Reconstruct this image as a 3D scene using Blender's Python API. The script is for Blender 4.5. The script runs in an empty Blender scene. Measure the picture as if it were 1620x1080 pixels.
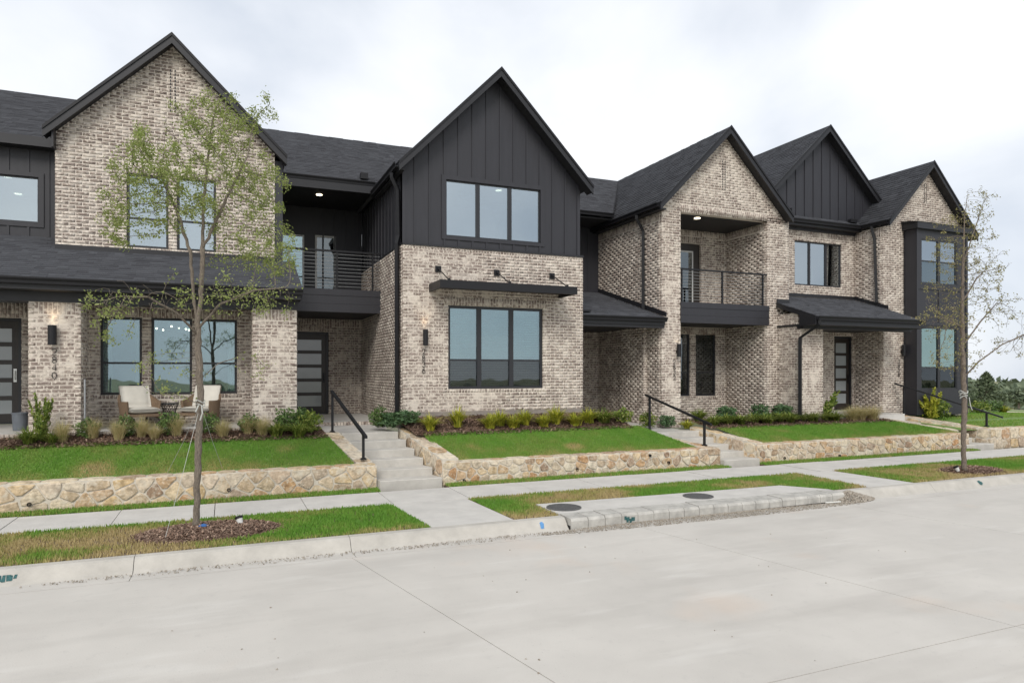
import bpy, math, random
import numpy as np
from mathutils import Vector, Matrix
random.seed(7); RNG = np.random.default_rng(11)
S = bpy.context.scene
COL = S.collection
R = math.radians

# ------------------------------------------------------------------ camera, sky, sun, exposure
F, TH, HZ, CH = 1075.0, R(22.9), 588.0, 2.33      # focal length in photo pixels, yaw, horizon row, eye height
cam_d = bpy.data.cameras.new('camera'); cam = bpy.data.objects.new('camera', cam_d); COL.objects.link(cam)
cam.location = (0, 0, CH); cam.rotation_euler = (R(90), 0, -TH)
cam_d.sensor_width = 36; cam_d.lens = F/1620*36; cam_d.shift_y = (HZ-540)/1620
cam_d.clip_start = .1; cam_d.clip_end = 3000
S.camera = cam
SUN_EL, SUN_AZ = R(40), R(206)
w = bpy.data.worlds.new('World'); S.world = w; w.use_nodes = True
nt = w.node_tree; nt.nodes.clear()
def N(nt, t, **k):
    n = nt.nodes.new(t)
    for a, b in k.items(): setattr(n, a, b)
    return n
wo = N(nt, 'ShaderNodeOutputWorld'); bg = N(nt, 'ShaderNodeBackground'); nt.links.new(bg.outputs[0], wo.inputs[0])
sky = N(nt, 'ShaderNodeTexSky', sky_type='NISHITA', sun_disc=False, sun_elevation=SUN_EL, sun_rotation=SUN_AZ)
sk = N(nt, 'ShaderNodeMix', data_type='RGBA', blend_type='MULTIPLY'); sk.inputs[0].default_value = 1
nt.links.new(sky.outputs[0], sk.inputs[6]); sk.inputs[7].default_value = (.11, .11, .11, 1)
tc = N(nt, 'ShaderNodeTexCoord')
mp = N(nt, 'ShaderNodeMapping'); mp.inputs['Scale'].default_value = (1.0, 1.0, 1.7); mp.inputs['Rotation'].default_value = (.15, .25, 1.5)
nt.links.new(tc.outputs['Generated'], mp.inputs[0])
n1 = N(nt, 'ShaderNodeTexNoise'); n1.inputs['Scale'].default_value = 1.9; n1.inputs['Detail'].default_value = 6; n1.inputs['Roughness'].default_value = .48; n1.inputs['Distortion'].default_value = .25
nt.links.new(mp.outputs[0], n1.inputs['Vector'])
cr = N(nt, 'ShaderNodeValToRGB'); e = cr.color_ramp.elements
e[0].position = .34; e[0].color = (.47, .52, .60, 1); e[1].position = .68; e[1].color = (.90, .90, .90, 1)
x = cr.color_ramp.elements.new(.51); x.color = (.71, .735, .775, 1)
nt.links.new(n1.outputs[0], cr.inputs[0])
mx = N(nt, 'ShaderNodeMix', data_type='RGBA'); mx.inputs[0].default_value = .93
nt.links.new(sk.outputs[2], mx.inputs[6]); nt.links.new(cr.outputs[0], mx.inputs[7]); nt.links.new(mx.outputs[2], bg.inputs[0])
bg.inputs[1].default_value = 1.0
sd = bpy.data.lights.new('sun', 'SUN'); sd.energy = 1.5; sd.angle = R(26); sd.color = (1, .95, .88)
sun = bpy.data.objects.new('sun', sd); COL.objects.link(sun)
sdir = Vector((math.sin(SUN_AZ)*math.cos(SUN_EL), math.cos(SUN_AZ)*math.cos(SUN_EL), math.sin(SUN_EL)))
sun.rotation_euler = sdir.to_track_quat('Z', 'Y').to_euler()
vs = S.view_settings; vs.view_transform = 'Standard'; vs.look = 'None'; vs.exposure = .44; vs.gamma = 1
S.cycles.max_bounces = 6; S.cycles.diffuse_bounces = 3; S.cycles.glossy_bounces = 3; S.cycles.transparent_max_bounces = 8; S.cycles.transmission_bounces = 4

# ------------------------------------------------------------------ photo pixel (1620x1080) -> point on a real plane
CT, ST = math.cos(TH), math.sin(TH)
def ray(u, v): k = u-810; return (F*ST+k*CT, F*CT-k*ST, HZ-v)
def atY(u, v, Y): d = ray(u, v); t = Y/d[1]; return (d[0]*t, Y, CH+d[2]*t)
def atX(u, v, X): d = ray(u, v); t = X/d[0]; return (X, d[1]*t, CH+d[2]*t)
def atZ(u, v, Z): d = ray(u, v); t = (Z-CH)/d[2]; return (d[0]*t, d[1]*t, Z)
def xu(u, Y): return atY(u, 500, Y)[0]
def zv(u, v, Y): return atY(u, v, Y)[2]

# ------------------------------------------------------------------ materials
def mat(name, col, rough=.6, var=.0, scale=8., bump=0., bscale=40., metal=0., spec=.5, col2=None, thr=None, stretch=None, coord='pos'):
    m = bpy.data.materials.new(name); m.use_nodes = True; t = m.node_tree; b = t.nodes['Principled BSDF']
    b.inputs['Roughness'].default_value = rough; b.inputs['Metallic'].default_value = metal; b.inputs['Specular IOR Level'].default_value = spec
    b.inputs['Base Color'].default_value = (*col, 1)
    if var or bump or col2:
        g = N(t, 'ShaderNodeNewGeometry'); src = g.outputs['Position']
        if stretch:
            mpn = N(t, 'ShaderNodeMapping'); mpn.inputs['Scale'].default_value = stretch; t.links.new(src, mpn.inputs[0]); src = mpn.outputs[0]
    if var or col2:
        n = N(t, 'ShaderNodeTexNoise'); n.inputs['Scale'].default_value = scale; n.inputs['Detail'].default_value = 4; n.inputs['Roughness'].default_value = .65
        t.links.new(src, n.inputs['Vector'])
        r = N(t, 'ShaderNodeValToRGB'); el = r.color_ramp.elements
        lo, hi = thr or (.3, .7)
        el[0].position = lo; el[1].position = hi
        c2 = col2 or tuple(min(1, c*(1+var)) for c in col); c1 = col if col2 else tuple(c*(1-var) for c in col)
        el[0].color = (*c1, 1); el[1].color = (*c2, 1)
        t.links.new(n.outputs[0], r.inputs[0]); t.links.new(r.outputs[0], b.inputs['Base Color'])
    if bump:
        n2 = N(t, 'ShaderNodeTexNoise'); n2.inputs['Scale'].default_value = bscale; n2.inputs['Detail'].default_value = 3
        t.links.new(src, n2.inputs['Vector'])
        bp = N(t, 'ShaderNodeBump'); bp.inputs['Strength'].default_value = bump; bp.inputs['Distance'].default_value = .02
        t.links.new(n2.outputs[0], bp.inputs['Height']); t.links.new(bp.outputs[0], b.inputs['Normal'])
    return m

def tone_mat(name, stops, rough=.8, src='attr', smear=None, noise=None, bump=0, bscale=60, translucent=0):
    """colour picked per piece: attribute 'tone' on joined pieces, object random on single pieces"""
    m = bpy.data.materials.new(name); m.use_nodes = True; t = m.node_tree; b = t.nodes['Principled BSDF']
    b.inputs['Roughness'].default_value = rough; b.inputs['Specular IOR Level'].default_value = .3
    if src == 'attr': a = N(t, 'ShaderNodeAttribute', attribute_name='tone').outputs['Fac']
    else: a = N(t, 'ShaderNodeObjectInfo').outputs['Random']
    r = N(t, 'ShaderNodeValToRGB'); r.color_ramp.interpolation = 'LINEAR'
    el = r.color_ramp.elements
    while len(el) < len(stops): el.new(.5)
    for i, c in enumerate(stops): el[i].position = i/(len(stops)-1); el[i].color = (*c, 1)
    t.links.new(a, r.inputs[0]); out = r.outputs[0]
    g = N(t, 'ShaderNodeNewGeometry')
    if noise:
        n = N(t, 'ShaderNodeTexNoise'); n.inputs['Scale'].default_value = noise[0]; n.inputs['Detail'].default_value = 2; n.inputs['Roughness'].default_value = .65
        t.links.new(g.outputs['Position'], n.inputs['Vector'])
        mr = N(t, 'ShaderNodeMapRange'); mr.inputs[1].default_value = .25; mr.inputs[2].default_value = .75; mr.inputs[3].default_value = 1-noise[1]; mr.inputs[4].default_value = 1+noise[1]
        t.links.new(n.outputs[0], mr.inputs[0])
        x = N(t, 'ShaderNodeMix', data_type='RGBA', blend_type='MULTIPLY'); x.inputs[0].default_value = 1
        t.links.new(out, x.inputs[6]); t.links.new(mr.outputs[0], x.inputs[7]); out = x.outputs[2]
    if smear:
        mask = None
        for sc, lo, hi in smear[1]:
            n = N(t, 'ShaderNodeTexNoise'); n.inputs['Scale'].default_value = sc; n.inputs['Detail'].default_value = 3; n.inputs['Roughness'].default_value = .7
            t.links.new(g.outputs['Position'], n.inputs['Vector'])
            mr = N(t, 'ShaderNodeMapRange'); mr.inputs[1].default_value = lo; mr.inputs[2].default_value = hi
            t.links.new(n.outputs[0], mr.inputs[0])
            if mask is None: mask = mr.outputs[0]
            else:
                ad = N(t, 'ShaderNodeMath', operation='ADD', use_clamp=True); t.links.new(mask, ad.inputs[0]); t.links.new(mr.outputs[0], ad.inputs[1]); mask = ad.outputs[0]
        sc2 = N(t, 'ShaderNodeMath', operation='MULTIPLY'); sc2.inputs[1].default_value = smear[2]; t.links.new(mask, sc2.inputs[0])
        x = N(t, 'ShaderNodeMix', data_type='RGBA'); t.links.new(sc2.outputs[0], x.inputs[0]); t.links.new(out, x.inputs[6]); x.inputs[7].default_value = (*smear[0], 1); out = x.outputs[2]
    t.links.new(out, b.inputs['Base Color'])
    if bump:
        n2 = N(t, 'ShaderNodeTexNoise'); n2.inputs['Scale'].default_value = bscale; n2.inputs['Detail'].default_value = 4
        t.links.new(g.outputs['Position'], n2.inputs['Vector'])
        bp = N(t, 'ShaderNodeBump'); bp.inputs['Strength'].default_value = bump; bp.inputs['Distance'].default_value = .02
        t.links.new(n2.outputs[0], bp.inputs['Height']); t.links.new(bp.outputs[0], b.inputs['Normal'])
    if translucent:
        tr = N(t, 'ShaderNodeBsdfTranslucent'); t.links.new(out, tr.inputs[0])
        ms = N(t, 'ShaderNodeMixShader'); ms.inputs[0].default_value = translucent
        t.links.new(b.outputs[0], ms.inputs[1]); t.links.new(tr.outputs[0], ms.inputs[2])
        t.links.new(ms.outputs[0], t.nodes['Material Output'].inputs[0])
    return m

def glass(name, tint, refl, rcol=(.85, .93, .97)):
    m = bpy.data.materials.new(name); m.use_nodes = True; t = m.node_tree; t.nodes.remove(t.nodes['Principled BSDF'])
    tr = N(t, 'ShaderNodeBsdfTransparent'); tr.inputs[0].default_value = (*tint, 1)
    gl = N(t, 'ShaderNodeBsdfGlossy'); gl.inputs['Roughness'].default_value = .015; gl.inputs[0].default_value = (*rcol, 1)
    g = N(t, 'ShaderNodeNewGeometry'); n = N(t, 'ShaderNodeTexNoise'); n.inputs['Scale'].default_value = 1.3; t.links.new(g.outputs['Position'], n.inputs['Vector'])
    bp = N(t, 'ShaderNodeBump'); bp.inputs['Strength'].default_value = .05; bp.inputs['Distance'].default_value = .05
    t.links.new(n.outputs[0], bp.inputs['Height']); t.links.new(bp.outputs[0], gl.inputs['Normal'])
    fr = N(t, 'ShaderNodeFresnel'); fr.inputs[0].default_value = 1.45
    ad = N(t, 'ShaderNodeMath', operation='ADD', use_clamp=True); ad.inputs[1].default_value = refl; t.links.new(fr.outputs[0], ad.inputs[0])
    ms = N(t, 'ShaderNodeMixShader'); t.links.new(ad.outputs[0], ms.inputs[0]); t.links.new(tr.outputs[0], ms.inputs[1]); t.links.new(gl.outputs[0], ms.inputs[2])
    t.links.new(ms.outputs[0], t.nodes['Material Output'].inputs[0])
    return m
def emit(name, col, st):
    m = bpy.data.materials.new(name); m.use_nodes = True; b = m.node_tree.nodes['Principled BSDF']
    b.inputs['Base Color'].default_value = (*col, 1); b.inputs['Emission Color'].default_value = (*col, 1); b.inputs['Emission Strength'].default_value = st
    return m

BR = [(.20, .155, .133), (.25, .197, .17), (.29, .232, .20), (.335, .275, .238), (.24, .19, .163), (.53, .465, .41)]
SM = ((.72, .65, .565), [(3.2, .50, .66), (14, .51, .61)], .84)
M = dict(
 mortar=mat('mortar', (.70, .63, .55), .9, .08, 6, .25, 90),
 brick=tone_mat('brick', BR, .85, 'attr', SM, (25, .2)),
 brick1=tone_mat('brick_single', BR, .85, 'obj', SM, (25, .2)),
 siding=mat('black_siding', (.026, .026, .032), .5, .12, 3, .05, 30, stretch=(4, 4, .4)),
 trim=mat('black_trim', (.015, .015, .018), .45, .1, 4),
 metal=mat('black_metal', (.012, .012, .014), .45, .1, 20, spec=.35),
 gutter=mat('black_gutter', (.011, .011, .013), .5, .1, 6, spec=.3),
 soffit=mat('soffit', (.016, .016, .018), .6),
 shingle=tone_mat('shingle', [(.050, .051, .058), (.060, .062, .070), (.072, .075, .084), (.058, .060, .068), (.082, .085, .095)], .9, 'attr', None, (200, .35), .4, 300),
 deck=mat('roof_deck', (.04, .04, .045), .9),
 frame=mat('window_frame', (.020, .021, .025), .4),
 white=mat('white_paint', (.62, .62, .60), .5),
 blind=mat('blind', (.70, .72, .70), .5),
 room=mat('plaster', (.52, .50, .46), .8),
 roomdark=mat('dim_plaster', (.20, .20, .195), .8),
 glass=glass('window_glass', (.68, .80, .81), .24, (.72, .86, .91)),
 glass_sky=glass('coated_glass', (.45, .52, .54), .48, (.76, .84, .88)),
 glass_green=glass('green_glass', (.45, .78, .68), .38, (.74, 1.0, .92)),
 glass_dark=glass('dark_glass', (.30, .33, .33), .12),
 glass_screen=glass('screened_glass', (.58, .60, .60), .05),
 frost=mat('frosted_glass', (.36, .39, .40), .12, .05, 2, spec=.9),
 door=mat('dark_wood_door', (.030, .024, .020), .4, .3, 10, stretch=(6, 6, .5)),
 lamp=emit('lamp_glow', (1, .86, .62), 6),
 bulb=emit('bulb_glow', (1, .85, .6), 8),
 concrete=mat('concrete', (.53, .50, .455), .85, .12, 1.4, .15, 60),
 walk=mat('walk_concrete', (.54, .52, .485), .85, .10, 2.2, .12, 80),
 step=mat('step_concrete', (.50, .475, .43), .85, .13, 3.0, .12, 80),
 kerb=mat('kerb_concrete', (.455, .43, .385), .88, .14, 2.5, .25, 50),
 steel=mat('galvanised', (.42, .43, .44), .4, .1, 10, metal=.7),
 silver=mat('brushed_nickel', (.6, .6, .58), .3, metal=.9),
)
# ------------------------------------------------------------------ mesh helpers
class MB:
    def __init__(s): s.v = []; s.f = []; s.t = []
    def add(s, vs, fs, tone=None):
        o = len(s.v); s.v += [tuple(p) for p in vs]; s.f += [tuple(i+o for i in f) for f in fs]
        if tone is not None: s.t += [tone]*len(vs)
        return s
    def hexa(s, p, tone=None):      # p: 4 bottom ring + 4 top ring
        return s.add(p, [(3, 2, 1, 0), (4, 5, 6, 7), (0, 1, 5, 4), (1, 2, 6, 5), (2, 3, 7, 6), (3, 0, 4, 7)], tone)
    def box(s, x0, x1, y0, y1, z0, z1, tone=None):
        return s.hexa([(x0, y0, z0), (x1, y0, z0), (x1, y1, z0), (x0, y1, z0), (x0, y0, z1), (x1, y0, z1), (x1, y1, z1), (x0, y1, z1)], tone)
    def prism(s, poly, off):        # planar polygon pushed along off
        n = len(poly); q = [Vector(p) for p in poly]; o = Vector(off)
        return s.add([*q, *[a+o for a in q]], [tuple(range(n))[::-1], tuple(range(n, 2*n))]+[(i, (i+1) % n, (i+1) % n+n, i+n) for i in range(n)])
    def beam(s, a, b, wv, hv):      # box from a to b, cross-section vectors wv, hv starting at the line
        a, b, wv, hv = map(Vector, (a, b, wv, hv))
        return s.hexa([a, b, b+wv, a+wv, a+hv, b+hv, b+wv+hv, a+wv+hv])
    def tube(s, pts, r, n=8, cap=True, tone=None):
        pts = [Vector(p) for p in pts]; rr = r if isinstance(r, (list, tuple)) else [r]*len(pts)
        o = len(s.v); up = None; ring = []
        for i, p in enumerate(pts):
            d = (pts[min(i+1, len(pts)-1)]-pts[max(i-1, 0)])
            if d.length < 1e-9: d = Vector((0, 0, 1))
            d.normalize()
            if up is None: up = d.orthogonal().normalized() if abs(d.z) > .95 or n != 4 else Vector((0, 0, 1)).cross(d).normalized()
            up = (up-d*up.dot(d)); up = up.normalized() if up.length > 1e-6 else d.orthogonal().normalized()
            sd = d.cross(up)
            for k in range(n):
                a = 2*math.pi*(k+.5)/n; s.v.append(tuple(p+(up*math.cos(a)+sd*math.sin(a))*rr[i]))
                if tone is not None: s.t.append(tone)
        for i in range(len(pts)-1):
            for k in range(n):
                a = o+i*n+k; b = o+i*n+(k+1) % n; s.f.append((a, b, b+n, a+n))
        if cap:
            s.f.append(tuple(o+k for k in range(n))[::-1]); e = o+(len(pts)-1)*n; s.f.append(tuple(e+k for k in range(n)))
        return s
    def lathe(s, prof, c=(0, 0, 0), n=16, sx=1, sy=1):
        o = len(s.v)
        for r, z in prof:
            for k in range(n): a = 2*math.pi*k/n; s.v.append((c[0]+r*sx*math.cos(a), c[1]+r*sy*math.sin(a), c[2]+z))
        for i in range(len(prof)-1):
            for k in range(n): a = o+i*n+k; b = o+i*n+(k+1) % n; s.f.append((a, b, b+n, a+n))
        s.f.append(tuple(o+k for k in range(n))[::-1]); e = o+(len(prof)-1)*n; s.f.append(tuple(e+k for k in range(n)))
        return s
    def mesh(s, name, m=None, smooth=False):
        me = bpy.data.meshes.new(name); me.from_pydata(s.v, [], s.f); me.update()
        if m: me.materials.append(m)
        if s.t and len(s.t) == len(s.v):
            at = me.attributes.new('tone', 'FLOAT', 'POINT'); at.data.foreach_set('value', np.array(s.t, 'f'))
        if smooth: me.polygons.foreach_set('use_smooth', [True]*len(me.polygons))
        return me
def obj(name, data, parent=None, kind=None):
    o = bpy.data.objects.new(name, data); COL.objects.link(o)
    if parent is not None:
        o.parent = parent
        if parent.type == 'EMPTY' and parent.parent is None: o.matrix_parent_inverse = Matrix.Translation(-parent.location)
    if kind: o['kind'] = kind
    return o
def part(name, mb, m, parent=None, kind=None, smooth=False): return obj(name, mb.mesh(name, M[m] if isinstance(m, str) else m, smooth), parent, kind)
def thing(name, label, cat, loc=(0, 0, 0), group=None):
    o = bpy.data.objects.new(name, None); COL.objects.link(o); o.location = loc; o.empty_display_size = .2
    o['label'] = label; o['category'] = cat
    if group: o['group'] = group
    return o
def tag(o, label, cat, group=None):
    o['label'] = label; o['category'] = cat
    if group: o['group'] = group
    return o
def struct(name, mb, m, smooth=False): return part(name, mb, m, None, 'structure', smooth)
def npmesh(name, V, Fq, m, tone=None, smooth=False):
    """numpy vertices (n,3) and faces (m,k) to a mesh"""
    me = bpy.data.meshes.new(name); k = Fq.shape[1]
    me.vertices.add(len(V)); me.vertices.foreach_set('co', np.asarray(V, 'f').ravel())
    me.loops.add(len(Fq)*k); me.loops.foreach_set('vertex_index', np.asarray(Fq, 'i').ravel())
    me.polygons.add(len(Fq)); me.polygons.foreach_set('loop_start', np.arange(len(Fq), dtype='i')*k)
    me.update(calc_edges=True); me.materials.append(M[m] if isinstance(m, str) else m)
    if tone is not None: at = me.attributes.new('tone', 'FLOAT', 'POINT'); at.data.foreach_set('value', np.asarray(tone, 'f'))
    if smooth: me.polygons.foreach_set('use_smooth', [True]*len(me.polygons))
    return me

# planes: ('y', Y) faces the street, ('x', X) faces the left end of the row; s runs along X or Y
def pt(pl, s, z, d): return (s, pl[1]+d, z) if pl[0] == 'y' else ((pl[1]+d, s, z) if pl[0] == 'x' else (pl[1]-d, s, z))
def pbox(mb, pl, s0, s1, z0, z1, d0, d1, tone=None):
    return mb.hexa([pt(pl, s0, z0, d0), pt(pl, s1, z0, d0), pt(pl, s1, z0, d1), pt(pl, s0, z0, d1), pt(pl, s0, z1, d0), pt(pl, s1, z1, d0), pt(pl, s1, z1, d1), pt(pl, s0, z1, d1)], tone)

# ------------------------------------------------------------------ brickwork
CO, PI_, JT = .0762, .254, .019
class House:
    def __init__(s, root): s.root = root; s.bricks = []
def cut(iv, a, b):
    o = []
    for p, q in iv:
        if b <= p or a >= q: o.append((p, q)); continue
        if a > p: o.append((p, a))
        if b < q: o.append((b, q))
    return o
def brick_wall(H, pl, s0, s1, z0, z1, opens=(), sold=(), top=None, thick=.2, name='wall', slots=()):
    mb = MB(); e_ = .006; O2 = opens; opens = [(o[0]-e_, o[1]+e_, o[2]-e_, o[3]+e_) for o in opens]; S0, S1 = s0, s1; s0, s1 = s0+e_, s1-e_
    ss = sorted({s0, s1, *[q for o in opens for q in o[:2] if s0 < q < s1]}); zs = sorted({z0, z1, *[q for o in opens for q in o[2:] if z0 < q < z1]})
    for i in range(len(ss)-1):
        for j in range(len(zs)-1):
            cs, cz = (ss[i]+ss[i+1])/2, (zs[j]+zs[j+1])/2
            if any(o[0] < cs < o[1] and o[2] < cz < o[3] for o in opens): continue
            pbox(mb, pl, ss[i], ss[i+1], zs[j], zs[j+1], .006, thick)
    if top:
        sa, za, k = top
        a = pt(pl, s0, z1, .006); b = pt(pl, s1, z1, .006)
        poly = [a, b, pt(pl, s1, za-k*abs(s1-sa), .006), pt(pl, sa, za, .006), pt(pl, s0, za-k*abs(s0-sa), .006)]
        off = Vector(pt(pl, 0, 0, thick))-Vector(pt(pl, 0, 0, .006)); mb.prism(poly, off)
    wall = part(name, mb, 'mortar', H.root); s0, s1, opens = S0, S1, O2
    zt = top[1] if top else z1
    n = int((zt-z0)/CO)+1
    for r in range(n):
        za_, zb_ = z0+r*CO+JT/2, z0+(r+1)*CO-JT/2
        if not top and zb_ > z1: zb_ = z1
        if zb_-za_ < .02: continue
        iv = [(s0, s1)]
        if top and zb_ > z1:
            hw = (top[1]-zb_)/top[2]
            if hw <= .03: continue
            iv = [(max(s0, top[0]-hw), min(s1, top[0]+hw))]
        for o in [*opens, *sold, *slots]:
            ov = min(zb_, o[3])-max(za_, o[2])
            if ov > .3*(zb_-za_): iv = cut(iv, o[0], o[1])
        for p, q in iv:
            off = 0 if r % 2 else -PI_/2
            k0 = math.floor((p-s0-off)/PI_)
            x = s0+off+k0*PI_
            while x < q:
                a, b = max(x, p)+(JT/2 if x > p else (0 if abs(p-s0) < 1e-6 else JT/2*0)), min(x+PI_, q)-(JT/2 if x+PI_ < q else 0)
                if b-a > .03: H.bricks.append((pl, a, b, za_, zb_, wall))
                x += PI_
    for o in sold:
        rows = max(1, round((o[3]-o[2])/.24)); h = (o[3]-o[2])/rows; nn = max(1, round((o[1]-o[0])/CO)); pw = (o[1]-o[0])/nn
        for r in range(rows):
            for i in range(nn): H.bricks.append((pl, o[0]+i*pw+JT/2, o[0]+(i+1)*pw-JT/2, o[2]+r*h+JT/2, o[2]+(r+1)*h-JT/2, wall))
    return wall
UB = None
def finish_bricks(H):
    """the 300 bricks that show largest become single objects, the rest one joined part"""
    global UB
    if UB is None:
        mb = MB(); mb.add([(0, 0, 0), (1, 0, 0), (1, 0, 1), (0, 0, 1), (0, 1, 0), (1, 1, 0), (1, 1, 1), (0, 1, 1)], [(0, 1, 2, 3), (4, 0, 3, 7), (1, 5, 6, 2), (3, 2, 6, 7), (4, 5, 1, 0)])
        UB = mb.mesh('brick', M['brick1'])
    cl = []
    for b in H.bricks:
        pl, a, c, z0, z1, wl = b
        p = Vector(pt(pl, (a+c)/2, (z0+z1)/2, 0))-Vector((0, 0, CH)); n = Vector({'y': (0, -1, 0), 'x': (-1, 0, 0), 'r': (1, 0, 0)}[pl[0]])
        dp = p.x*ST+p.y*CT; u = 810+F*(p.x*CT-p.y*ST)/dp; v = HZ-F*p.z/dp
        ok = -5 < u < 1625 and -5 < v < 690
        cl.append((c-a)*(z1-z0)*max(0, -p.normalized().dot(n))/p.length_squared if ok else 0)
    order = np.argsort(-np.array(cl)); single = set(order[:300].tolist())
    V = []; Fc = []; T = []
    for i, b in enumerate(H.bricks):
        pl, a, c, z0, z1, wl = b; pr = random.uniform(-.002, .002)
        if i in single:
            o = bpy.data.objects.new('brick', UB); COL.objects.link(o); o.parent = wl
            if pl[0] == 'y': o.location = (a, pl[1]+pr, z0); o.scale = (c-a, .1, z1-z0)
            elif pl[0] == 'r': o.location = (pl[1]-pr, a, z0); o.rotation_euler = (0, 0, math.pi/2); o.scale = (c-a, .1, z1-z0)
            else: o.location = (pl[1]+pr, c, z0); o.rotation_euler = (0, 0, -math.pi/2); o.scale = (c-a, .1, z1-z0)
        else:
            q = len(V)
            V += [pt(pl, a, z0, pr), pt(pl, c, z0, pr), pt(pl, c, z1, pr), pt(pl, a, z1, pr), pt(pl, a, z0, .1), pt(pl, c, z0, .1), pt(pl, c, z1, .1), pt(pl, a, z1, .1)]
            Fc += [(q, q+1, q+2, q+3), (q+4, q, q+3, q+7), (q+1, q+5, q+6, q+2), (q+3, q+2, q+6, q+7), (q+4, q+5, q+1, q)]
            T += [random.random()]*8
    obj('brickwork', npmesh('brickwork', np.array(V), np.array(Fc), 'brick', T), H.root, 'stuff')

# ------------------------------------------------------------------ shingled roof planes
def roof_plane(H, poly, eave, name='roof', thick=.07, expo=.14):
    """poly: planar polygon (3D), eave: direction of the shingle courses"""
    P = [Vector(p) for p in poly]; U = Vector(eave).normalized()
    nn = Vector((0, 0, 0))
    for i in range(len(P)): nn += P[i].cross(P[(i+1) % len(P)])
    nn.normalize()
    if nn.z < 0: nn = -nn
    Vv = nn.cross(U).normalized()
    if Vv.z < 0: Vv = -Vv
    mb = MB(); mb.prism(P, -nn*thick); rf = part(name, mb, 'deck', H.root)
    o = P[0]; q = [((p-o).dot(U), (p-o).dot(Vv)) for p in P]
    b0, b1 = min(p[1] for p in q), max(p[1] for p in q)
    V = []; Fc = []; T = []
    b = b0
    while b < b1-.02:
        bc = min(b+.06, b1-.01); xs = []
        for i in range(len(q)):
            (x0, y0), (x1, y1) = q[i], q[(i+1) % len(q)]
            if (y0 <= bc) != (y1 <= bc): xs.append(x0+(bc-y0)/(y1-y0)*(x1-x0))
        xs.sort()
        for k in range(0, len(xs)-1, 2):
            x = xs[k]
            while x < xs[k+1]:
                e = min(x+random.choice((.12, .16, .2, .26, .33)), xs[k+1])
                h = random.choice((.010, .010, .018)); c = len(V); top = min(b+expo+.02, b1)
                A = o+U*x+Vv*b; B = o+U*e+Vv*b
                C = o+U*e+Vv*top; D = o+U*x+Vv*top
                V += [A+nn*(h+.006), B+nn*(h+.006), C+nn*.006, D+nn*.006, A, B]
                Fc += [(c, c+1, c+2, c+3), (c+4, c+5, c+1, c)]; T += [random.random()**1.2]*6
                x = e
        b += expo
    obj('shingles', npmesh('shingles', np.array([tuple(v) for v in V]), np.array(Fc), 'shingle', T), rf, 'stuff')
    return rf
def gable_roof(H, xl, xr, xa, zl, zr, za, yf, yb, rake=.22):
    """two planes with a ridge along Y; front edge at yf with rake boards and soffit"""
    for side, xe, ze in (('l', xl, zl), ('r', xr, zr)):
        roof_plane(H, [(xe, yf, ze), (xa, yf, za), (xa, yb, za), (xe, yb, ze)], (0, 1, 0))
        a, b = Vector((xe, yf, ze)), Vector((xa, yf, za)); dn = Vector((0, 0, -rake))
        mb = MB(); mb.beam(a+Vector((0, -.02, .01)), b+Vector((0, -.02, .01)), (0, .04, 0), dn); part('rake_board', mb, 'trim', H.root)
        mb = MB(); mb.beam(a+Vector((0, -.045, .03)), b+Vector((0, -.045, .03)), (0, .024, 0), (0, 0, -.075)); part('drip_edge', mb, 'metal', H.root)
        mb = MB(); mb.beam(a+Vector((0, .022, -.11)), b+Vector((0, .022, -.11)), (0, .32, 0), (0, 0, -.04)); part('soffit', mb, 'soffit', H.root)
GP = [(0, 0), (-.02, -.115), (.03, -.125), (.105, -.125), (.105, 0), (.095, 0), (.095, -.11), (.0, -.10), (.012, 0)]
def gutter(H, a, b, out, name='gutter'):
    """K profile along a-b; out: horizontal unit vector away from the house (profile hangs from the eave line)"""
    a, b, o = Vector(a), Vector(b), Vector(out)
    prof = [(.125, .0), (.125, -.025), (.095, -.07), (.09, -.12), (0, -.12), (0, .0), (.012, .0), (.012, -.10), (.08, -.10), (.11, -.02), (.11, .0)]
    mb = MB(); mb.prism([a+o*p+Vector((0, 0, q)) for p, q in prof], b-a)
    return part(name, mb, 'gutter', H.root)
def downspout(H, path, w=.055):
    mb = MB(); mb.tube(path, w*1.1, 4); d = part('downspout', mb, 'gutter', H.root); return d

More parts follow.
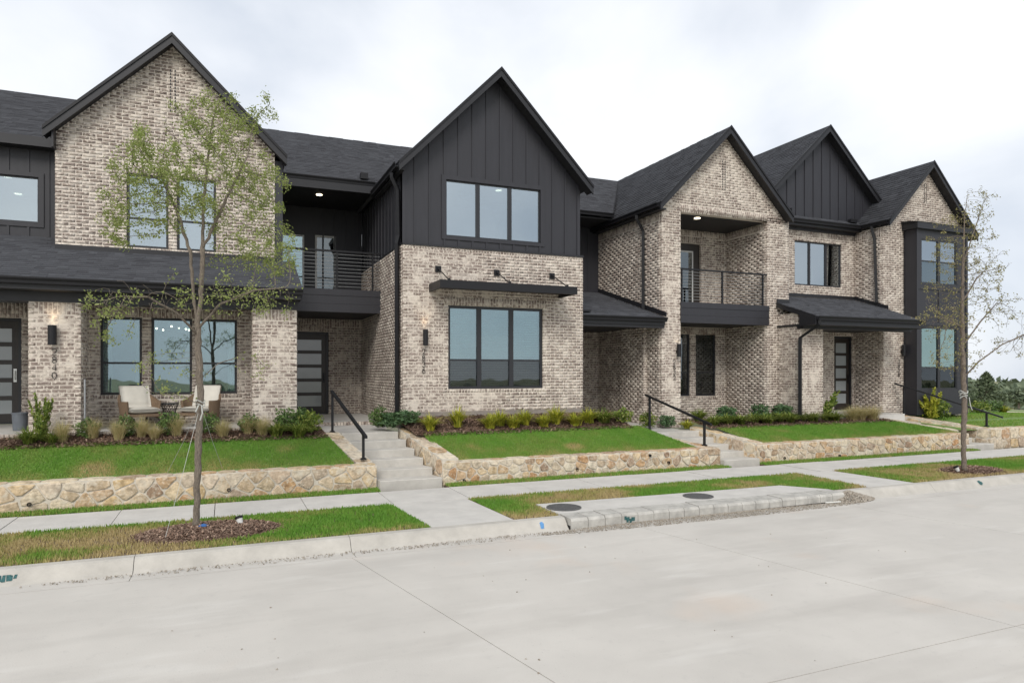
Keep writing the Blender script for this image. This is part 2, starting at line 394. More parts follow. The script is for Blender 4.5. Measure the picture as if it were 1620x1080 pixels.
# ------------------------------------------------------------------ openings
def window(H, pl, s0, s1, z0, z1, muls=(), rail=None, rec=.055, g='glass', gl=None, blind=True, fr=.05, mw=.05, room=True, rd=2.6, rm='room', bfrac=1.0, roomtop=.35, roomside=.6):
    mb = MB(); d0, d1 = rec, rec+.07
    pbox(mb, pl, s0, s1, z0, z0+fr, d0, d1); pbox(mb, pl, s0, s1, z1-fr, z1, d0, d1)
    pbox(mb, pl, s0, s0+fr, z0+fr, z1-fr, d0, d1); pbox(mb, pl, s1-fr, s1, z0+fr, z1-fr, d0, d1)
    ed = [s0+fr]
    for m in muls:
        c = s0+(s1-s0)*m; pbox(mb, pl, c-mw/2, c+mw/2, z0+fr, z1-fr, d0-.004, d1); ed += [c-mw/2, c+mw/2]
    ed.append(s1-fr)
    for i in range(0, len(ed), 2):
        if rail is not None: pbox(mb, pl, ed[i], ed[i+1], rail-.022, rail+.022, d0+.008, d1)
    win = part('window', mb, 'frame', H.root)
    for i in range(0, len(ed), 2):
        rows = [(z0+fr, z1-fr)] if rail is None else [(z0+fr, rail-.022), (rail+.022, z1-fr)]
        for k, (a, b) in enumerate(rows):
            mbp = MB(); pbox(mbp, pl, ed[i], ed[i+1], a, b, rec+.03, rec+.042)
            part('pane', mbp, (gl if (gl and rail is not None and k == 0) else g), win)
        if blind:
            mbb = MB(); z = z1-fr-.02; zb = z0+fr+(z1-z0)*(1-bfrac)
            while z > zb:
                a, b = pt(pl, ed[i]+.01, z, rec+.10), pt(pl, ed[i+1]-.01, z, rec+.10); c, e = pt(pl, ed[i+1]-.01, z-.042, rec+.135), pt(pl, ed[i]+.01, z-.042, rec+.135)
                mbb.add([a, b, c, e], [(0, 1, 2, 3)]); z -= .062
            part('blind', mbb, 'blind', win)
    if room:
        mb = MB(); a, b, c, e = s0-roomside, s1+roomside, z0-.5, z1+roomtop; dd = .205
        P = lambda s, z, d: pt(pl, s, z, d)
        mb.add([P(a, c, dd), P(b, c, dd), P(b, e, dd), P(a, e, dd), P(a, c, rd), P(b, c, rd), P(b, e, rd), P(a, e, rd)], [(4, 5, 6, 7), (0, 4, 7, 3), (1, 2, 6, 5), (3, 7, 6, 2), (0, 1, 5, 4)])
        part('room_interior', mb, rm, win)
    return win
def door(H, pl, s0, s1, z0, z1, rows=5, rec=.08, handle_right=True, silver=False, side=False):
    fr = .07
    mb = MB(); pbox(mb, pl, s0, s0+fr, z0, z1, rec, rec+.12); pbox(mb, pl, s1-fr, s1, z0, z1, rec, rec+.12); pbox(mb, pl, s0+fr, s1-fr, z1-fr, z1, rec, rec+.12)
    pbox(mb, pl, s0+fr, s1-fr, z0, z0+.03, rec-.02, rec+.12)
    mb2 = MB(); a, b = s0+fr+.004, s1-fr-.004; c, e = z0+.032, z1-fr-.004; st = .13; gap = .10
    ph = (e-c-.20-.16-gap*(rows-1))/rows
    pbox(mb2, pl, a, a+st, c, e, rec+.04, rec+.085); pbox(mb2, pl, b-st, b, c, e, rec+.04, rec+.085)
    z = c; pbox(mb2, pl, a+st, b-st, z, z+.20, rec+.04, rec+.085); z += .20
    panes = []
    for r in range(rows):
        panes.append((z, z+ph)); z += ph
        hh = gap if r < rows-1 else e-z
        pbox(mb2, pl, a+st, b-st, z, z+hh, rec+.04, rec+.085); z += hh
    D = part('door', mb2, 'door', H.root); part('door_frame', mb, 'frame', D)
    for p, q in panes: mp = MB(); pbox(mp, pl, a+st, b-st, p, q, rec+.055, rec+.07); part('pane', mp, 'frost', D)
    hs = b-.065 if handle_right else a+.065
    mh = MB(); pbox(mh, pl, hs-.03, hs+.03, z0+.95, z0+1.25, rec+.025, rec+.038); mh.tube([pt(pl, hs, z0+1.0, rec+.03), pt(pl, hs, z0+1.0, rec-.02), pt(pl, hs, z0+1.2, rec-.02), pt(pl, hs, z0+1.2, rec+.03)], .011, 6)
    part('handle', mh, 'silver' if silver else 'metal', D)
    return D
def battens(H, pl, ss, lo, hi, par=None, w=.045, d=.022):
    for s in ss:
        a, b = lo(s), hi(s)
        if b-a > .05: mb = MB(); pbox(mb, pl, s-w/2, s+w/2, a, b, -d, .002); part('batten', mb, 'siding', par or H.root)
def railing(H, pl, s0, s1, z0, zt, posts, d=.03):
    R_ = MB(); pbox(R_, pl, s0, s1, zt-.045, zt, d-.02, d+.045); rl = part('railing', R_, 'metal', H.root)
    for s in posts: mb = MB(); pbox(mb, pl, s-.022, s+.022, z0, zt-.045, d-.008, d+.036); part('post', mb, 'metal', rl)
    n = 10
    for i in range(n):
        z = z0+.08+(zt-z0-.18)*i/(n-1); mb = MB(); mb.tube([pt(pl, s0, z, d+.014), pt(pl, s1, z, d+.014)], .006, 5); part('cable', mb, 'steel', rl)
    return rl
DIG = {'2': [[(0, .75), (.15, 1), (.5, 1.05), (.85, .98), (1, .75), (.85, .5), (0, 0), (1, 0)]],
 '8': [[(.5, .55), (.12, .68), (.12, .92), (.5, 1.05), (.88, .92), (.88, .68), (.5, .55), (.05, .4), (.05, .12), (.5, -.03), (.95, .12), (.95, .4), (.5, .55)]],
 '4': [[(.75, 0), (.75, 1.05), (0, .3), (1, .3)]], '0': [[(.5, 1.05), (.1, .85), (0, .5), (.1, .15), (.5, -.05), (.9, .15), (1, .5), (.9, .85), (.5, 1.05)]],
 '3': [[(0, .9), (.3, 1.05), (.8, 1), (.95, .78), (.75, .56), (.35, .55), (.75, .52), (1, .28), (.8, .02), (.35, -.05), (0, .12)]],
 '6': [[(.75, 1.05), (.25, .6), (.02, .3), (.15, .05), (.5, -.05), (.88, .05), (.98, .32), (.8, .55), (.45, .58), (.12, .42)]]}
def numbers(H, pl, sc, zt, txt, h=.105, gap=.155):
    for i, ch in enumerate(txt):
        mb = MB()
        for pl_ in DIG[ch]: mb.tube([pt(pl, sc+(x-.5)*h*.66, zt-i*gap-h+y*h, -.018) for x, y in pl_], .0075, 5)
        part('number_digit', mb, 'metal', H.root)
def sconce(H, pl, sc, z0, z1, w=.115, lit=3.0):
    mb = MB(); c = pt(pl, sc, z0, -.10); mb.lathe([(w/2, 0), (w/2, z1-z0), (w/2-.012, z1-z0), (w/2-.012, z1-z0-.03)], c, 20)
    L = part('wall_lamp', mb, 'metal', H.root, smooth=False)
    mb = MB(); pbox(mb, pl, sc-.035, sc+.035, z0+.10, z0+.2, -.06, .0); part('bracket', mb, 'metal', L)
    mb = MB(); mb.lathe([(.001, 0), (w/2-.016, 0), (w/2-.016, .006)], (c[0], c[1], z1-.03), 16); part('bulb', mb, 'lamp', L)
    if lit:
        ld = bpy.data.lights.new('sconce_light', 'SPOT'); ld.energy = lit; ld.color = (1, .72, .42); ld.spot_size = R(75); ld.spot_blend = .8; ld.shadow_soft_size = .03
        lo = bpy.data.objects.new('sconce_light', ld); COL.objects.link(lo); lo.location = (c[0], c[1]+.01, z1-.01); lo.rotation_euler = (R(180), 0, 0); lo.parent = L
def recessed(H, x, y, z, r=.075, par=None, name='ceiling_lamp'):
    mb = MB(); mb.lathe([(r, -.012), (r, .0)], (x, y, z), 18); part(name, mb, 'lamp', par or H.root)
def slots_geo(H, pl, sc, z0, z1):
    """two columns of open head joints that vent the attic"""
    z = z0; i = 0
    while z < z1:
        for k in (-1, 1): mb = MB(); pbox(mb, pl, sc+k*.048-.012, sc+k*.048+.012, z+.008, z+.062, -.004, .02); part('vent_slot', mb, 'room' if False else 'soffit', H.root)
        z += CO; i += 1
# ================================================================== the row of four townhouses
def new_house(label, loc): return House(thing('townhouse', label, 'townhouse', loc, 'attached townhouses in one row'))
YG, YP, YD1 = 17.3, 15.7, 18.5           # left house: gable wall, porch pillars, door wall
def rect(u0, v0, u1, v1, Y):             # photo rectangle measured at its left end -> plane rectangle
    a, b = atY(u0, v0, Y), atY(u0, v1, Y); return (a[0], xu(u1, Y), b[2], a[2])

# ---------------------------------------------------------------- left house
A = new_house('left brick townhouse with a deep porch and house number 2840', (-1.1, 17.3, 1.1))
XGL, XGR = xu(87, YG), xu(435, YG)
apx = atY(272, 54, YG-.3); xaA, zaA = apx[0], apx[2]
kA = 1.0
pl = ('y', YG)
w1, w2, w3 = rect(158.5, 500.6, 224.3, 624.4, YG), rect(239.4, 502.4, 303.7, 624, YG), rect(312, 504.2, 374.8, 622.5, YG)
u1_, u2_ = rect(200.3, 273, 266.4, 390, YG), rect(280, 279, 341.5, 395, YG)
ops = [w1, w2, w3, u1_, u2_]
sold = [(o[0]-.12, o[1]+.12, o[2]-.10, o[2]) for o in ops]+[(w1[0]-.1, w3[1]+.1, w1[3], w1[3]+.22), (u1_[0]-.1, u2_[1]+.1, u1_[3], u1_[3]+.22)]
vz = (zv(272, 178, YG), zv(272, 114, YG))
brick_wall(A, pl, XGL, XGR, 1.0, 7.35, ops, sold, (xaA, zaA-.12, kA))
slots_geo(A, pl, xaA, *vz)
for o in (w1, w2, w3): window(A, pl, *o, rail=zv(200, 574, YG), g='glass', blind=False, room=False)
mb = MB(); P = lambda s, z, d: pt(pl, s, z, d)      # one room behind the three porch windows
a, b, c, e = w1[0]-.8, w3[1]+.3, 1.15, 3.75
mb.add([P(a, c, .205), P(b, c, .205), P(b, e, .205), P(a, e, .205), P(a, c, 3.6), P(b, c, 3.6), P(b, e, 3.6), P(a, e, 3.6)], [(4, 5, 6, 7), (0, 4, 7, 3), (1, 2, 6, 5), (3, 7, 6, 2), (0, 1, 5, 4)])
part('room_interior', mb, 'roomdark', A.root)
for s in (w1[0]+.1, w1[1]-.05, w3[0]-.02, w3[1]-.1):      # curtains drawn aside
    mb = MB(); n = 14
    for i in range(n):
        q0, q1 = s-.1+.2*i/n, s-.1+.2*(i+1)/n; f0, f1 = .03*math.sin(i*1.7), .03*math.sin((i+1)*1.7)
        mb.add([P(q0, 1.3, .30+f0), P(q1, 1.3, .30+f1), P(q1, 3.4, .30+f1), P(q0, 3.4, .30+f0)], [(0, 1, 2, 3)])
    part('curtain', mb, 'blind', A.root)
for o in (u1_, u2_): window(A, pl, *o, rail=o[2]+(o[3]-o[2])*.40, g='glass_sky', gl='glass_sky', blind=True, bfrac=.62, rm='room', rd=2.2)
gable_roof(A, xaA-2.44, xaA+2.46, xaA, zaA-2.42, zaA-2.44, zaA, YG-.3, 22.2)
# upper left siding wall
YS = 18.2; pls = ('y', YS)
mb = MB(); wx0, wx1 = -6.2, xu(61.5, YS); wz1, wz0 = zv(62, 281, YS), zv(62, 353, YS)
for q in ((-9.2, wx0, 4.6, 7.6), (wx0, wx1, 4.6, wz0), (wx0, wx1, wz1, 7.6), (wx1, XGL+.02, 4.6, 7.6)): pbox(mb, pls, *q, 0, .2)
sw = part('siding', mb, 'siding', A.root)
mb = MB()
for q in ((wx0-.1, wx1+.1, wz1, wz1+.1), (wx0-.1, wx1+.1, wz0-.1, wz0), (wx1, wx1+.1, wz0, wz1), (wx0-.1, wx0, wz0, wz1)): pbox(mb, pls, *q, -.028, .01)
part('window_trim', mb, 'siding', sw)
bs = [xu(u, YS) for u in (-60, -24, 13, 45)]
battens(A, pls, bs, lambda s: wz1+.1, lambda s: 7.6, sw); battens(A, pls, bs, lambda s: 5.0, lambda s: wz0-.1, sw); battens(A, pls, [xu(77, YS)], lambda s: 4.8, lambda s: 7.6, sw)
window(A, pls, wx0, wx1, wz0, wz1, rec=.02, g='glass_sky', blind=False, rm='room', rd=5, fr=.03, roomtop=.55, roomside=.02)
for u, v in ((28.5, 306.5), (44.6, 330), (11.7, 279)): p = atZ(u, v, wz1+.548); recessed(A, p[0], p[1], wz1+.548, .09)
roof_plane(A, [(-9.5, 17.9, 7.5), (xaA, 17.9, 7.5), (xaA, 22.4, 9.98), (-9.5, 22.4, 9.98)], (1, 0, 0))
roof_plane(A, [(-9.5, 27, 7.5), (xaA, 27, 7.5), (xaA, 22.402, 9.97), (-9.5, 22.402, 9.97)], (1, 0, 0))
mb = MB(); mb.box(-9.5, XGL-.02, 17.86, 17.9, 7.3, 7.51); part('fascia', mb, 'trim', A.root)
mb = MB(); mb.box(-9.5, XGL-.02, 17.9, 18.3, 7.3, 7.34); part('soffit', mb, 'soffit', A.root)
# side of the brick gable (upper, towards the left is hidden by the rake end); black box end of the eave
mb = MB(); mb.box(XGL-.02, XGL+.02, YG-.25, YG+1.0, 7.1, 7.5); part('eave_end', mb, 'trim', A.root)
mb = MB(); mb.box(XGR+.003, XGR+.18, YG+.04, YG+1.4, 4.0, 7.42); part('corner_board', mb, 'siding', A.root)
# porch roof, beam, pillars, floor
zE, YE, zT = 4.11, 15.3, 4.97; XE = xu(479, YE)
kP = (zT-zE)/(YG-YE)
roof_plane(A, [(-9.5, YE, zE), (XE, YE, zE), (XE, YG, zT), (XGL, YG, zT), (XGL, YS, zE+kP*(YS-YE)), (-9.5, YS, zE+kP*(YS-YE))], (1, 0, 0))
mb = MB(); mb.box(XGL, XGR+.02, YG-.02, YG+.008, zT-.02, zT+.11); part('flashing', mb, 'trim', A.root)
gutter(A, (-9.5, YE+.0, zE-.005), (XE, YE, zE-.005), (0, -1, 0))
mb = MB(); mb.box(-9.5, XE-.04, YE+.003, YE+.035, zE-.22, zE-.02); part('fascia', mb, 'trim', A.root)
mb = MB(); mb.box(-9.5, XE-.06, YE+.035, YG-.05, zE-.222, zE-.18); part('porch_ceiling', mb, 'soffit', A.root)
mb = MB(); mb.box(-9.5, 1.49, YP-.03, YP+.5, zE-.42, zE-.224); part('porch_beam', mb, 'trim', A.root)
mb = MB(); mb.prism([(XE-.03, YE+.04, zE-.2), (XE-.03, YG, zE-.2), (XE-.03, YG, zT-.1), (XE-.03, YE+.04, zE-.08)], (.028, 0, 0)); part('roof_end', mb, 'trim', A.root)
zPt = zE-.42
for x0, x1 in ((xu(44.5, YP), xu(128, YP)), (xu(400, YP), xu(469.6, YP))):
    brick_wall(A, ('y', YP), x0, x1, 1.0, zPt, (), [(x0+.09, x1-.09, zPt-.24, zPt)], name='porch_pillar', thick=.62)
    brick_wall(A, ('x', x0-.014), YP+.08, YP+.62, 1.0, zPt, name='pillar_side')
    brick_wall(A, ('r', x1+.014), YP+.08, YP+.62, 1.0, zPt, name='pillar_side')
pcx = (xu(44.5, YP)+xu(128, YP))/2
sconce(A, ('y', YP), xu(84.5, YP), zv(84, 545.5, YP), zv(84, 515, YP), .15, 4)
numbers(A, ('y', YP), xu(86, YP), zv(86, 552, YP), '2840', .115, .152)
mb = MB(); px = xu(129.5, YP)+.04; mb.tube([(px, YP+.05, 1.0), (px, YP+.05, zv(129, 600, YP))], .018, 8); part('conduit', mb, 'steel', A.root)
mb = MB(); mb.box(-9.5, 1.46, YP-.12, YD1+.1, .7, 1.14); part('porch_floor', mb, 'walk', A.root)
rowl = MB(); x = -5.2
while x < 1.4:
    rowl.box(x+.006, x+.07, YP-.20, YP-.125, 1.05, 1.146, random.random()); x += .0762
part('porch_edge_bricks', rowl, 'brick', A.root, 'stuff')
# recessed door wall at the far left
pld = ('y', YD1); dx1 = xu(33.6, YD1); dz1 = zv(20, 503, YD1)
brick_wall(A, pld, -9.2, -3.2, 1.0, 3.9, [(dx1-1.08, dx1, 1.0, dz1)], [(-6.4, -3.3, 3.9-.26, 3.9), (dx1-1.2, dx1+.12, dz1+.01, dz1+.23)], name='door_wall')
brick_wall(A, ('x', -3.2), YG, YD1, 1.0, 3.9, name='return_wall')
door(A, pld, dx1-1.08, dx1, 1.15, dz1, silver=True)
recessed(A, *atZ(180, 494, 3.885)[:2], 3.888, .08); recessed(A, *atZ(352, 498, 3.885)[:2], 3.888, .08)
finish_bricks(A)

# ---------------------------------------------------------------- middle house
B = new_house('middle townhouse with tall black board and batten gable, number 2836', (5, 16, 1.1))
YC = 16.0; YCS = 16.1; XL, XR = 3.92, 8.82; zSid = 5.38; XB0 = XGR+.18
pl = ('y', YC)
lw = (xu(709.6, YC), xu(859.3, YC), zv(710, 615, YC), zv(710, 482.8, YC))
brick_wall(B, pl, XL, XR, 1.35, zSid, [lw], [(lw[0]-.12, lw[1]+.12, lw[3], lw[3]+.22), (lw[0]-.04, lw[1]+.04, lw[2]-.10, lw[2]), (XL+.01, XR-.01, zSid-.075, zSid)])
mb = MB(); mb.box(XL-.02, XR+.0, YC+.012, YC+.3, .8, 1.35); part('foundation', mb, mat('foundation', (.26, .23, .205), .9, .15, 5, .2, 60), B.root)
f = lambda u: (xu(u, YC)-lw[0])/(lw[1]-lw[0])
window(B, pl, *lw, muls=(f(759.3), f(810.2)), rail=zv(710, 569, YC), g='glass', gl='glass_screen', mw=.115, fr=.06)
apx = atY(793, 108, YC-.3); xaB, zaB = apx[0], apx[2]; kB = 1.02
# board and batten gable
pls = ('y', YCS); g0, g1 = XL+.02, XR-.06
P1 = [atY(707, 286, YCS), atY(707, 371, YCS)]; wx0, wx1, wz1, wz0 = P1[0][0]-.03, xu(853, YCS)+.03, P1[0][2]+.03, P1[1][2]-.03
zSt = zaB-kB*(xaB-g0)-.14
mb = MB()
for q in ((g0, wx0, zSid, 7.15), (wx1, g1, zSid, 7.15), (wx0, wx1, zSid, wz0), (wx0, wx1, wz1, 7.15)): pbox(mb, pls, *q, 0, .2)
hi = lambda s: zaB-.14-kB*abs(s-xaB)
mb.prism([pt(pls, g0, 7.15, 0), pt(pls, g1, 7.15, 0), pt(pls, g1, max(7.16, hi(g1)), 0), pt(pls, xaB, zaB-.14, 0), pt(pls, g0, max(7.16, hi(g0)), 0)], (0, .2, 0))
sw = part('siding', mb, 'siding', B.root)
mb = MB()
for q in ((wx0-.11, wx1+.11, wz1, wz1+.11), (wx0-.11, wx1+.11, wz0-.09, wz0), (wx0-.11, wx0, wz0, wz1), (wx1, wx1+.11, wz0, wz1)): pbox(mb, pls, *q, -.03, .01)
part('window_trim', mb, 'siding', sw)
s = g0+.30; bb = []
while s < g1: bb.append(s); s += .372
battens(B, pls, [q for q in bb if q < wx0-.13 or q > wx1+.13], lambda s: zSid+.04, hi, sw)
battens(B, pls, [q for q in bb if wx0-.13 <= q <= wx1+.13], lambda s: wz1+.11, hi, sw)
battens(B, pls, [q for q in bb if wx0-.13 <= q <= wx1+.13], lambda s: zSid+.04, lambda s: wz0-.09, sw)
mb = MB(); pbox(mb, pls, g0-.03, XR+.01, zSid+.002, zSid+.05, -.125, .01); part('flashing', mb, 'trim', B.root)
mb = MB(); pbox(mb, pls, g0-.01, g0+.07, zSid+.05, 7.2, -.026, .01); part('corner_board', mb, 'siding', B.root)
mb = MB(); pbox(mb, pls, g1-.07, g1+.01, zSid+.05, 7.2, -.026, .01); part('corner_board', mb, 'siding', B.root)
f = lambda u: (xu(u, YCS)-wx0)/(wx1-wx0)
window(B, pls, wx0, wx1, wz0, wz1, muls=(f(756.5), f(807)), rec=.02, g='glass_sky', blind=False, mw=.10, fr=.03, rm='room', rd=4.6, roomtop=.5)
for u, v in ((741.6, 333.6), (789, 301)): p = atZ(u, v, wz1+.498); recessed(B, p[0], p[1], wz1+.498, .09)
gable_roof(B, xaB-2.58, xaB+2.62, xaB, zaB-kB*2.58, zaB-kB*2.62, zaB, YC-.3, 22.2)
gutter(B, (xaB-2.56, YC-.26, zaB-kB*2.58+.005), (xaB-2.56, 18.7, zaB-kB*2.58+.005), (-1, 0, 0))
mb = MB(); mb.box(xaB-2.555, XL-.01, YC-.25, 18.7, zaB-kB*2.58-.17, zaB-kB*2.58-.135); part('soffit', mb, 'soffit', B.root)
# side wall of the middle block: brick below, siding above
brick_wall(B, ('x', XL-.014), YC+.08, 21.35, .95, zSid-.002)
plx = ('x', XL); mb = MB(); pbox(mb, plx, YCS+.06, 21.4, zSid, 7.5, .02, .2); sw2 = part('side_siding', mb, 'siding', B.root)
battens(B, ('x', XL+.02), [16.45+.4*i for i in range(12)], lambda s: zSid+.02, lambda s: 7.2, sw2)
mb = MB(); mb.box(XL-.02, XL+.03, YC+.1, 18.4, zSid+.003, zSid+.05); part('flashing', mb, 'trim', B.root)
xd = XL-.07
downspout(B, [(xaB-2.62, 16.25, 7.13), (xaB-2.62, 16.25, 7.02), (xd-.0, 16.2, 6.72), (xd+.02, 16.2, 5.62), (xd-.03, 16.17, 5.42), (xd-.03, 16.14, 1.15)])
# flat steel canopy on rods
YA = 15.06; ax0, ax1 = xu(678.5, YC), xu(913.5, YA); az0, az1 = 4.27, 4.46
cn = MB(); cn.box(ax0, ax1, YA, YA+.06, az0, az1); cn.box(ax0, ax0+.06, YA+.06, YC-.005, az0, az1); cn.box(ax1-.06, ax1, YA+.06, YC-.005, az0, az1); cn.box(ax0+.06, ax1-.06, YA+.06, YC-.005, az0+.09, az0+.12)
can = part('canopy', cn, 'metal', B.root)
for u, v, u2 in ((693, 425.5, 711), (785.6, 431.5, 806.5), (873, 436.5, 894.8)):
    p = atY(u, v, YC); mb = MB(); mb.box(p[0]-.075, p[0]+.075, YC-.025, YC-.005, p[2]-.075, p[2]+.075); mb.box(p[0]-.02, p[0]+.02, YC-.07, YC-.025, p[2]-.03, p[2]+.03); pt_ = part('wall_plate', mb, 'metal', can)
    mb = MB(); mb.tube([(p[0], YC-.05, p[2]), (p[0]+.02, YA+.10, az1)], .014, 8); mb.tube([(p[0]+.02, YA+.10, az1-.01), (p[0]+.02, YA+.10, az1+.05)], .03, 8); part('tie_rod', mb, 'metal', can)
sconce(B, pl, xu(671.5, YC), zv(671, 546.5, YC), zv(671, 521.6, YC), .125, 4)
numbers(B, pl, xu(670, YC), zv(670, 552.5, YC), '2836', .115, .152)
# balcony between the houses
YBF, YBB = 18.5, 21.3; zF0, zF1 = 3.92, 4.53
for i, (a, b) in enumerate(((zF0, zF0+.22), (zF0+.224, zF0+.44), (zF0+.444, zF1))):
    mb = MB(); mb.box(XB0-.35, XL-.003, YBF-.012*(1 if i == 2 else 0), YBF+.06, a, b); part('fascia_board', mb, 'siding', B.root)
mb = MB(); mb.box(XB0-.3, XL-.003, YBF+.06, YBB, zF0+.02, zF0+.06); part('balcony_soffit', mb, 'soffit', B.root)
mb = MB(); mb.box(XB0-.3, XL-.003, YBF+.06, YBB, zF1-.1, zF1-.02); part('balcony_floor', mb, 'deck', B.root)
railing(B, ('y', YBF), XB0, XL-.01, zF1, 5.57, [XB0+.05, (XB0+XL)/2+.15, xu(590, YBF)])
mb = MB(); dd = atY(498.5, 372, YBB); bx0, bx1, bz1 = dd[0], xu(531, YBB), dd[2]
for q in ((.9, bx0, zF1-.02, 7.45), (bx1, XL, zF1-.02, 7.45), (bx0, bx1, bz1, 7.45)): pbox(mb, ('y', YBB), *q, 0, .2)
sb = part('balcony_back_wall', mb, 'siding', B.root)
battens(B, ('y', YBB), [2.75, 3.1, 3.45, 3.8], lambda s: zF1, lambda s: 7.3, sb)
mb = MB(); ply = ('y', YBB)
pbox(mb, ply, bx0, bx0+.055, zF1, bz1, -.02, .06); pbox(mb, ply, bx1-.055, bx1, zF1, bz1, -.02, .06); pbox(mb, ply, bx0+.055, bx1-.055, bz1-.055, bz1, -.02, .06); pbox(mb, ply, bx0+.055, bx1-.055, zF1, zF1+.08, -.02, .06)
bd = part('balcony_door', mb, 'white', B.root); mb = MB(); pbox(mb, ply, bx0+.055, bx1-.055, zF1+.08, bz1-.055, .01, .02); part('pane', mb, 'glass_dark', bd)
mb = MB(); P = lambda s, z, d: pt(ply, s, z, d); a, b, c, e = bx0-.5, bx1+.5, zF1-.02, 7.0
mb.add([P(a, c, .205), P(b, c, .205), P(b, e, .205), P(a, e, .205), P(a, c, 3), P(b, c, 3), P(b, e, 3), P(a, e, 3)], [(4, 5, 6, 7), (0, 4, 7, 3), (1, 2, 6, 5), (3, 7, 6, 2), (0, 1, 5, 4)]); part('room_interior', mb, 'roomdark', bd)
bw0, bw1 = xu(440, YBB), xu(481, YBB); bwz = zv(480, 372, YBB)
mb = MB(); pbox(mb, ply, bw0, bw0+.05, zF1+.25, bwz, -.03, -.002); pbox(mb, ply, bw1-.05, bw1, zF1+.25, bwz, -.03, -.002); pbox(mb, ply, bw0+.05, bw1-.05, bwz-.05, bwz, -.03, -.002); pbox(mb, ply, bw0+.05, bw1-.05, zF1+.25, zF1+.3, -.03, -.002)
bwn = part('balcony_window', mb, 'white', B.root); mb = MB(); pbox(mb, ply, bw0+.05, bw1-.05, zF1+.3, bwz-.05, -.012, -.004); part('pane', mb, 'glass', bwn)
mb = MB(); z = bwz-.06
while z > zF1+.32: pbox(mb, ply, bw0+.05, bw1-.05, z-.034, z, -.0035, -.001); z -= .043
part('blind', mb, 'blind', bwn)
roof_plane(B, [(xaA+.6, 18.7, 7.53), (xaB, 18.7, 7.53), (xaB, 22.4, 9.86), (xaA+.6, 22.4, 9.86)], (1, 0, 0))
roof_plane(B, [(xaA, 26, 7.6), (11.3, 26, 7.6), (11.3, 22.403, 9.855), (xaA, 22.403, 9.855)], (1, 0, 0))
gutter(B, (XB0-.12, 18.7, 7.525), (xaB-2.56, 18.7, 7.525), (0, -1, 0))
mb = MB(); mb.box(XB0-.1, xaB-2.57, 18.62, 18.7, 7.2, 7.40); part('balcony_beam', mb, 'trim', B.root)
mb = MB(); mb.box(XB0-.1, XL+.1, 18.7, YBB, 7.30, 7.34); part('balcony_ceiling', mb, 'soffit', B.root)
p = atZ(505, 308, 7.3); recessed(B, p[0], p[1], 7.30, .08)
mb = MB(); q = atX(589, 287, xaB-2.7); mb.box(3.42, 3.62, 18.72, 18.9, 7.62, 7.78); part('roof_vent', mb, 'metal', B.root)
# entry below the balcony
pld = ('y', YBB-.02); dx1 = xu(520, YBB); dx0 = dx1-1.12; dz0, dz1 = 1.05, zv(500, 525, YBB)
brick_wall(B, pld, .9, XL+.1, .95, 3.95, [(dx0, dx1, .95, dz1)], [(dx0-.1, dx1+.1, dz1+.01, dz1+.23), (.9, XL, 3.70, 3.94)], name='door_wall')
door(B, pld, dx0, dx1, dz0, dz1)
mb = MB(); mb.box(XB0-.2, XL-.003, 17.75, YBB, .6, 1.045); part('porch_floor', mb, 'walk', B.root)
rowl = MB(); x = XB0-.1
while x < XL-.08: rowl.box(x+.006, x+.07, 17.66, 17.745, .96, 1.05, random.random()); x += .0762
part('porch_edge_bricks', rowl, 'brick', B.root, 'stuff')
mb = MB(); mb.tube([(XB0+.06, 15.75, 4.0), (XB0+.08, 15.9, 3.85), (XB0+.17, 16.0, 3.6), (XB0+.17, 16.1, 1.1)], .045, 4); part('downspout', mb, 'gutter', B.root)
finish_bricks(B)

# ---------------------------------------------------------------- third house
Cc = new_house('townhouse with brick gable over a recessed balcony, number 2832', (14, 16.4, .9))
YF = 16.4; X0, X1, X2, X3 = 11.62, 12.29, 15.56, 16.44; zB0, zB1 = 3.77, 4.38; zO = 7.0; YB3 = 18.3
pl = ('y', YF); apx = atY(1156, 200, YF-.3); xaC, zaC = apx[0], apx[2]; kC = 1.0
brick_wall(Cc, pl, X0, X3, .7, 7.12, [(X1, X2, .7, zO)], [(X1-.02, X2+.02, zO, zO+.24)], (xaC, zaC-.12, kC))
slots_geo(Cc, pl, xaC, zv(1148, 302, YF), zv(1148, 255, YF))
gable_roof(Cc, xaC-2.5, xaC+2.45, xaC, zaC-2.5, zaC-2.45, zaC, YF-.3, 22.6)
brick_wall(Cc, ('x', X0-.014), YF+.08, 20.05, .7, 7.3, (), [(YF+.1, 20.0, 6.73, 6.97)])
brick_wall(Cc, ('x', X0-.1), YF+.75, 18.5, .7, 4.0, name='pilaster')
gutter(Cc, (xaC-2.48, YF-.26, zaC-2.5+.005), (xaC-2.48, 20.3, zaC-2.5+.005), (-1, 0, 0))
mb = MB(); mb.box(xaC-2.47, X0-.004, YF-.24, 20.3, zaC-2.67, zaC-2.63); part('soffit', mb, 'soffit', Cc.root)
downspout(Cc, [(xaC-2.54, 17.25, 7.0), (xaC-2.54, 17.25, 6.9), (X0-.06, 17.25, 6.55), (X0-.06, 17.25, 4.15)])
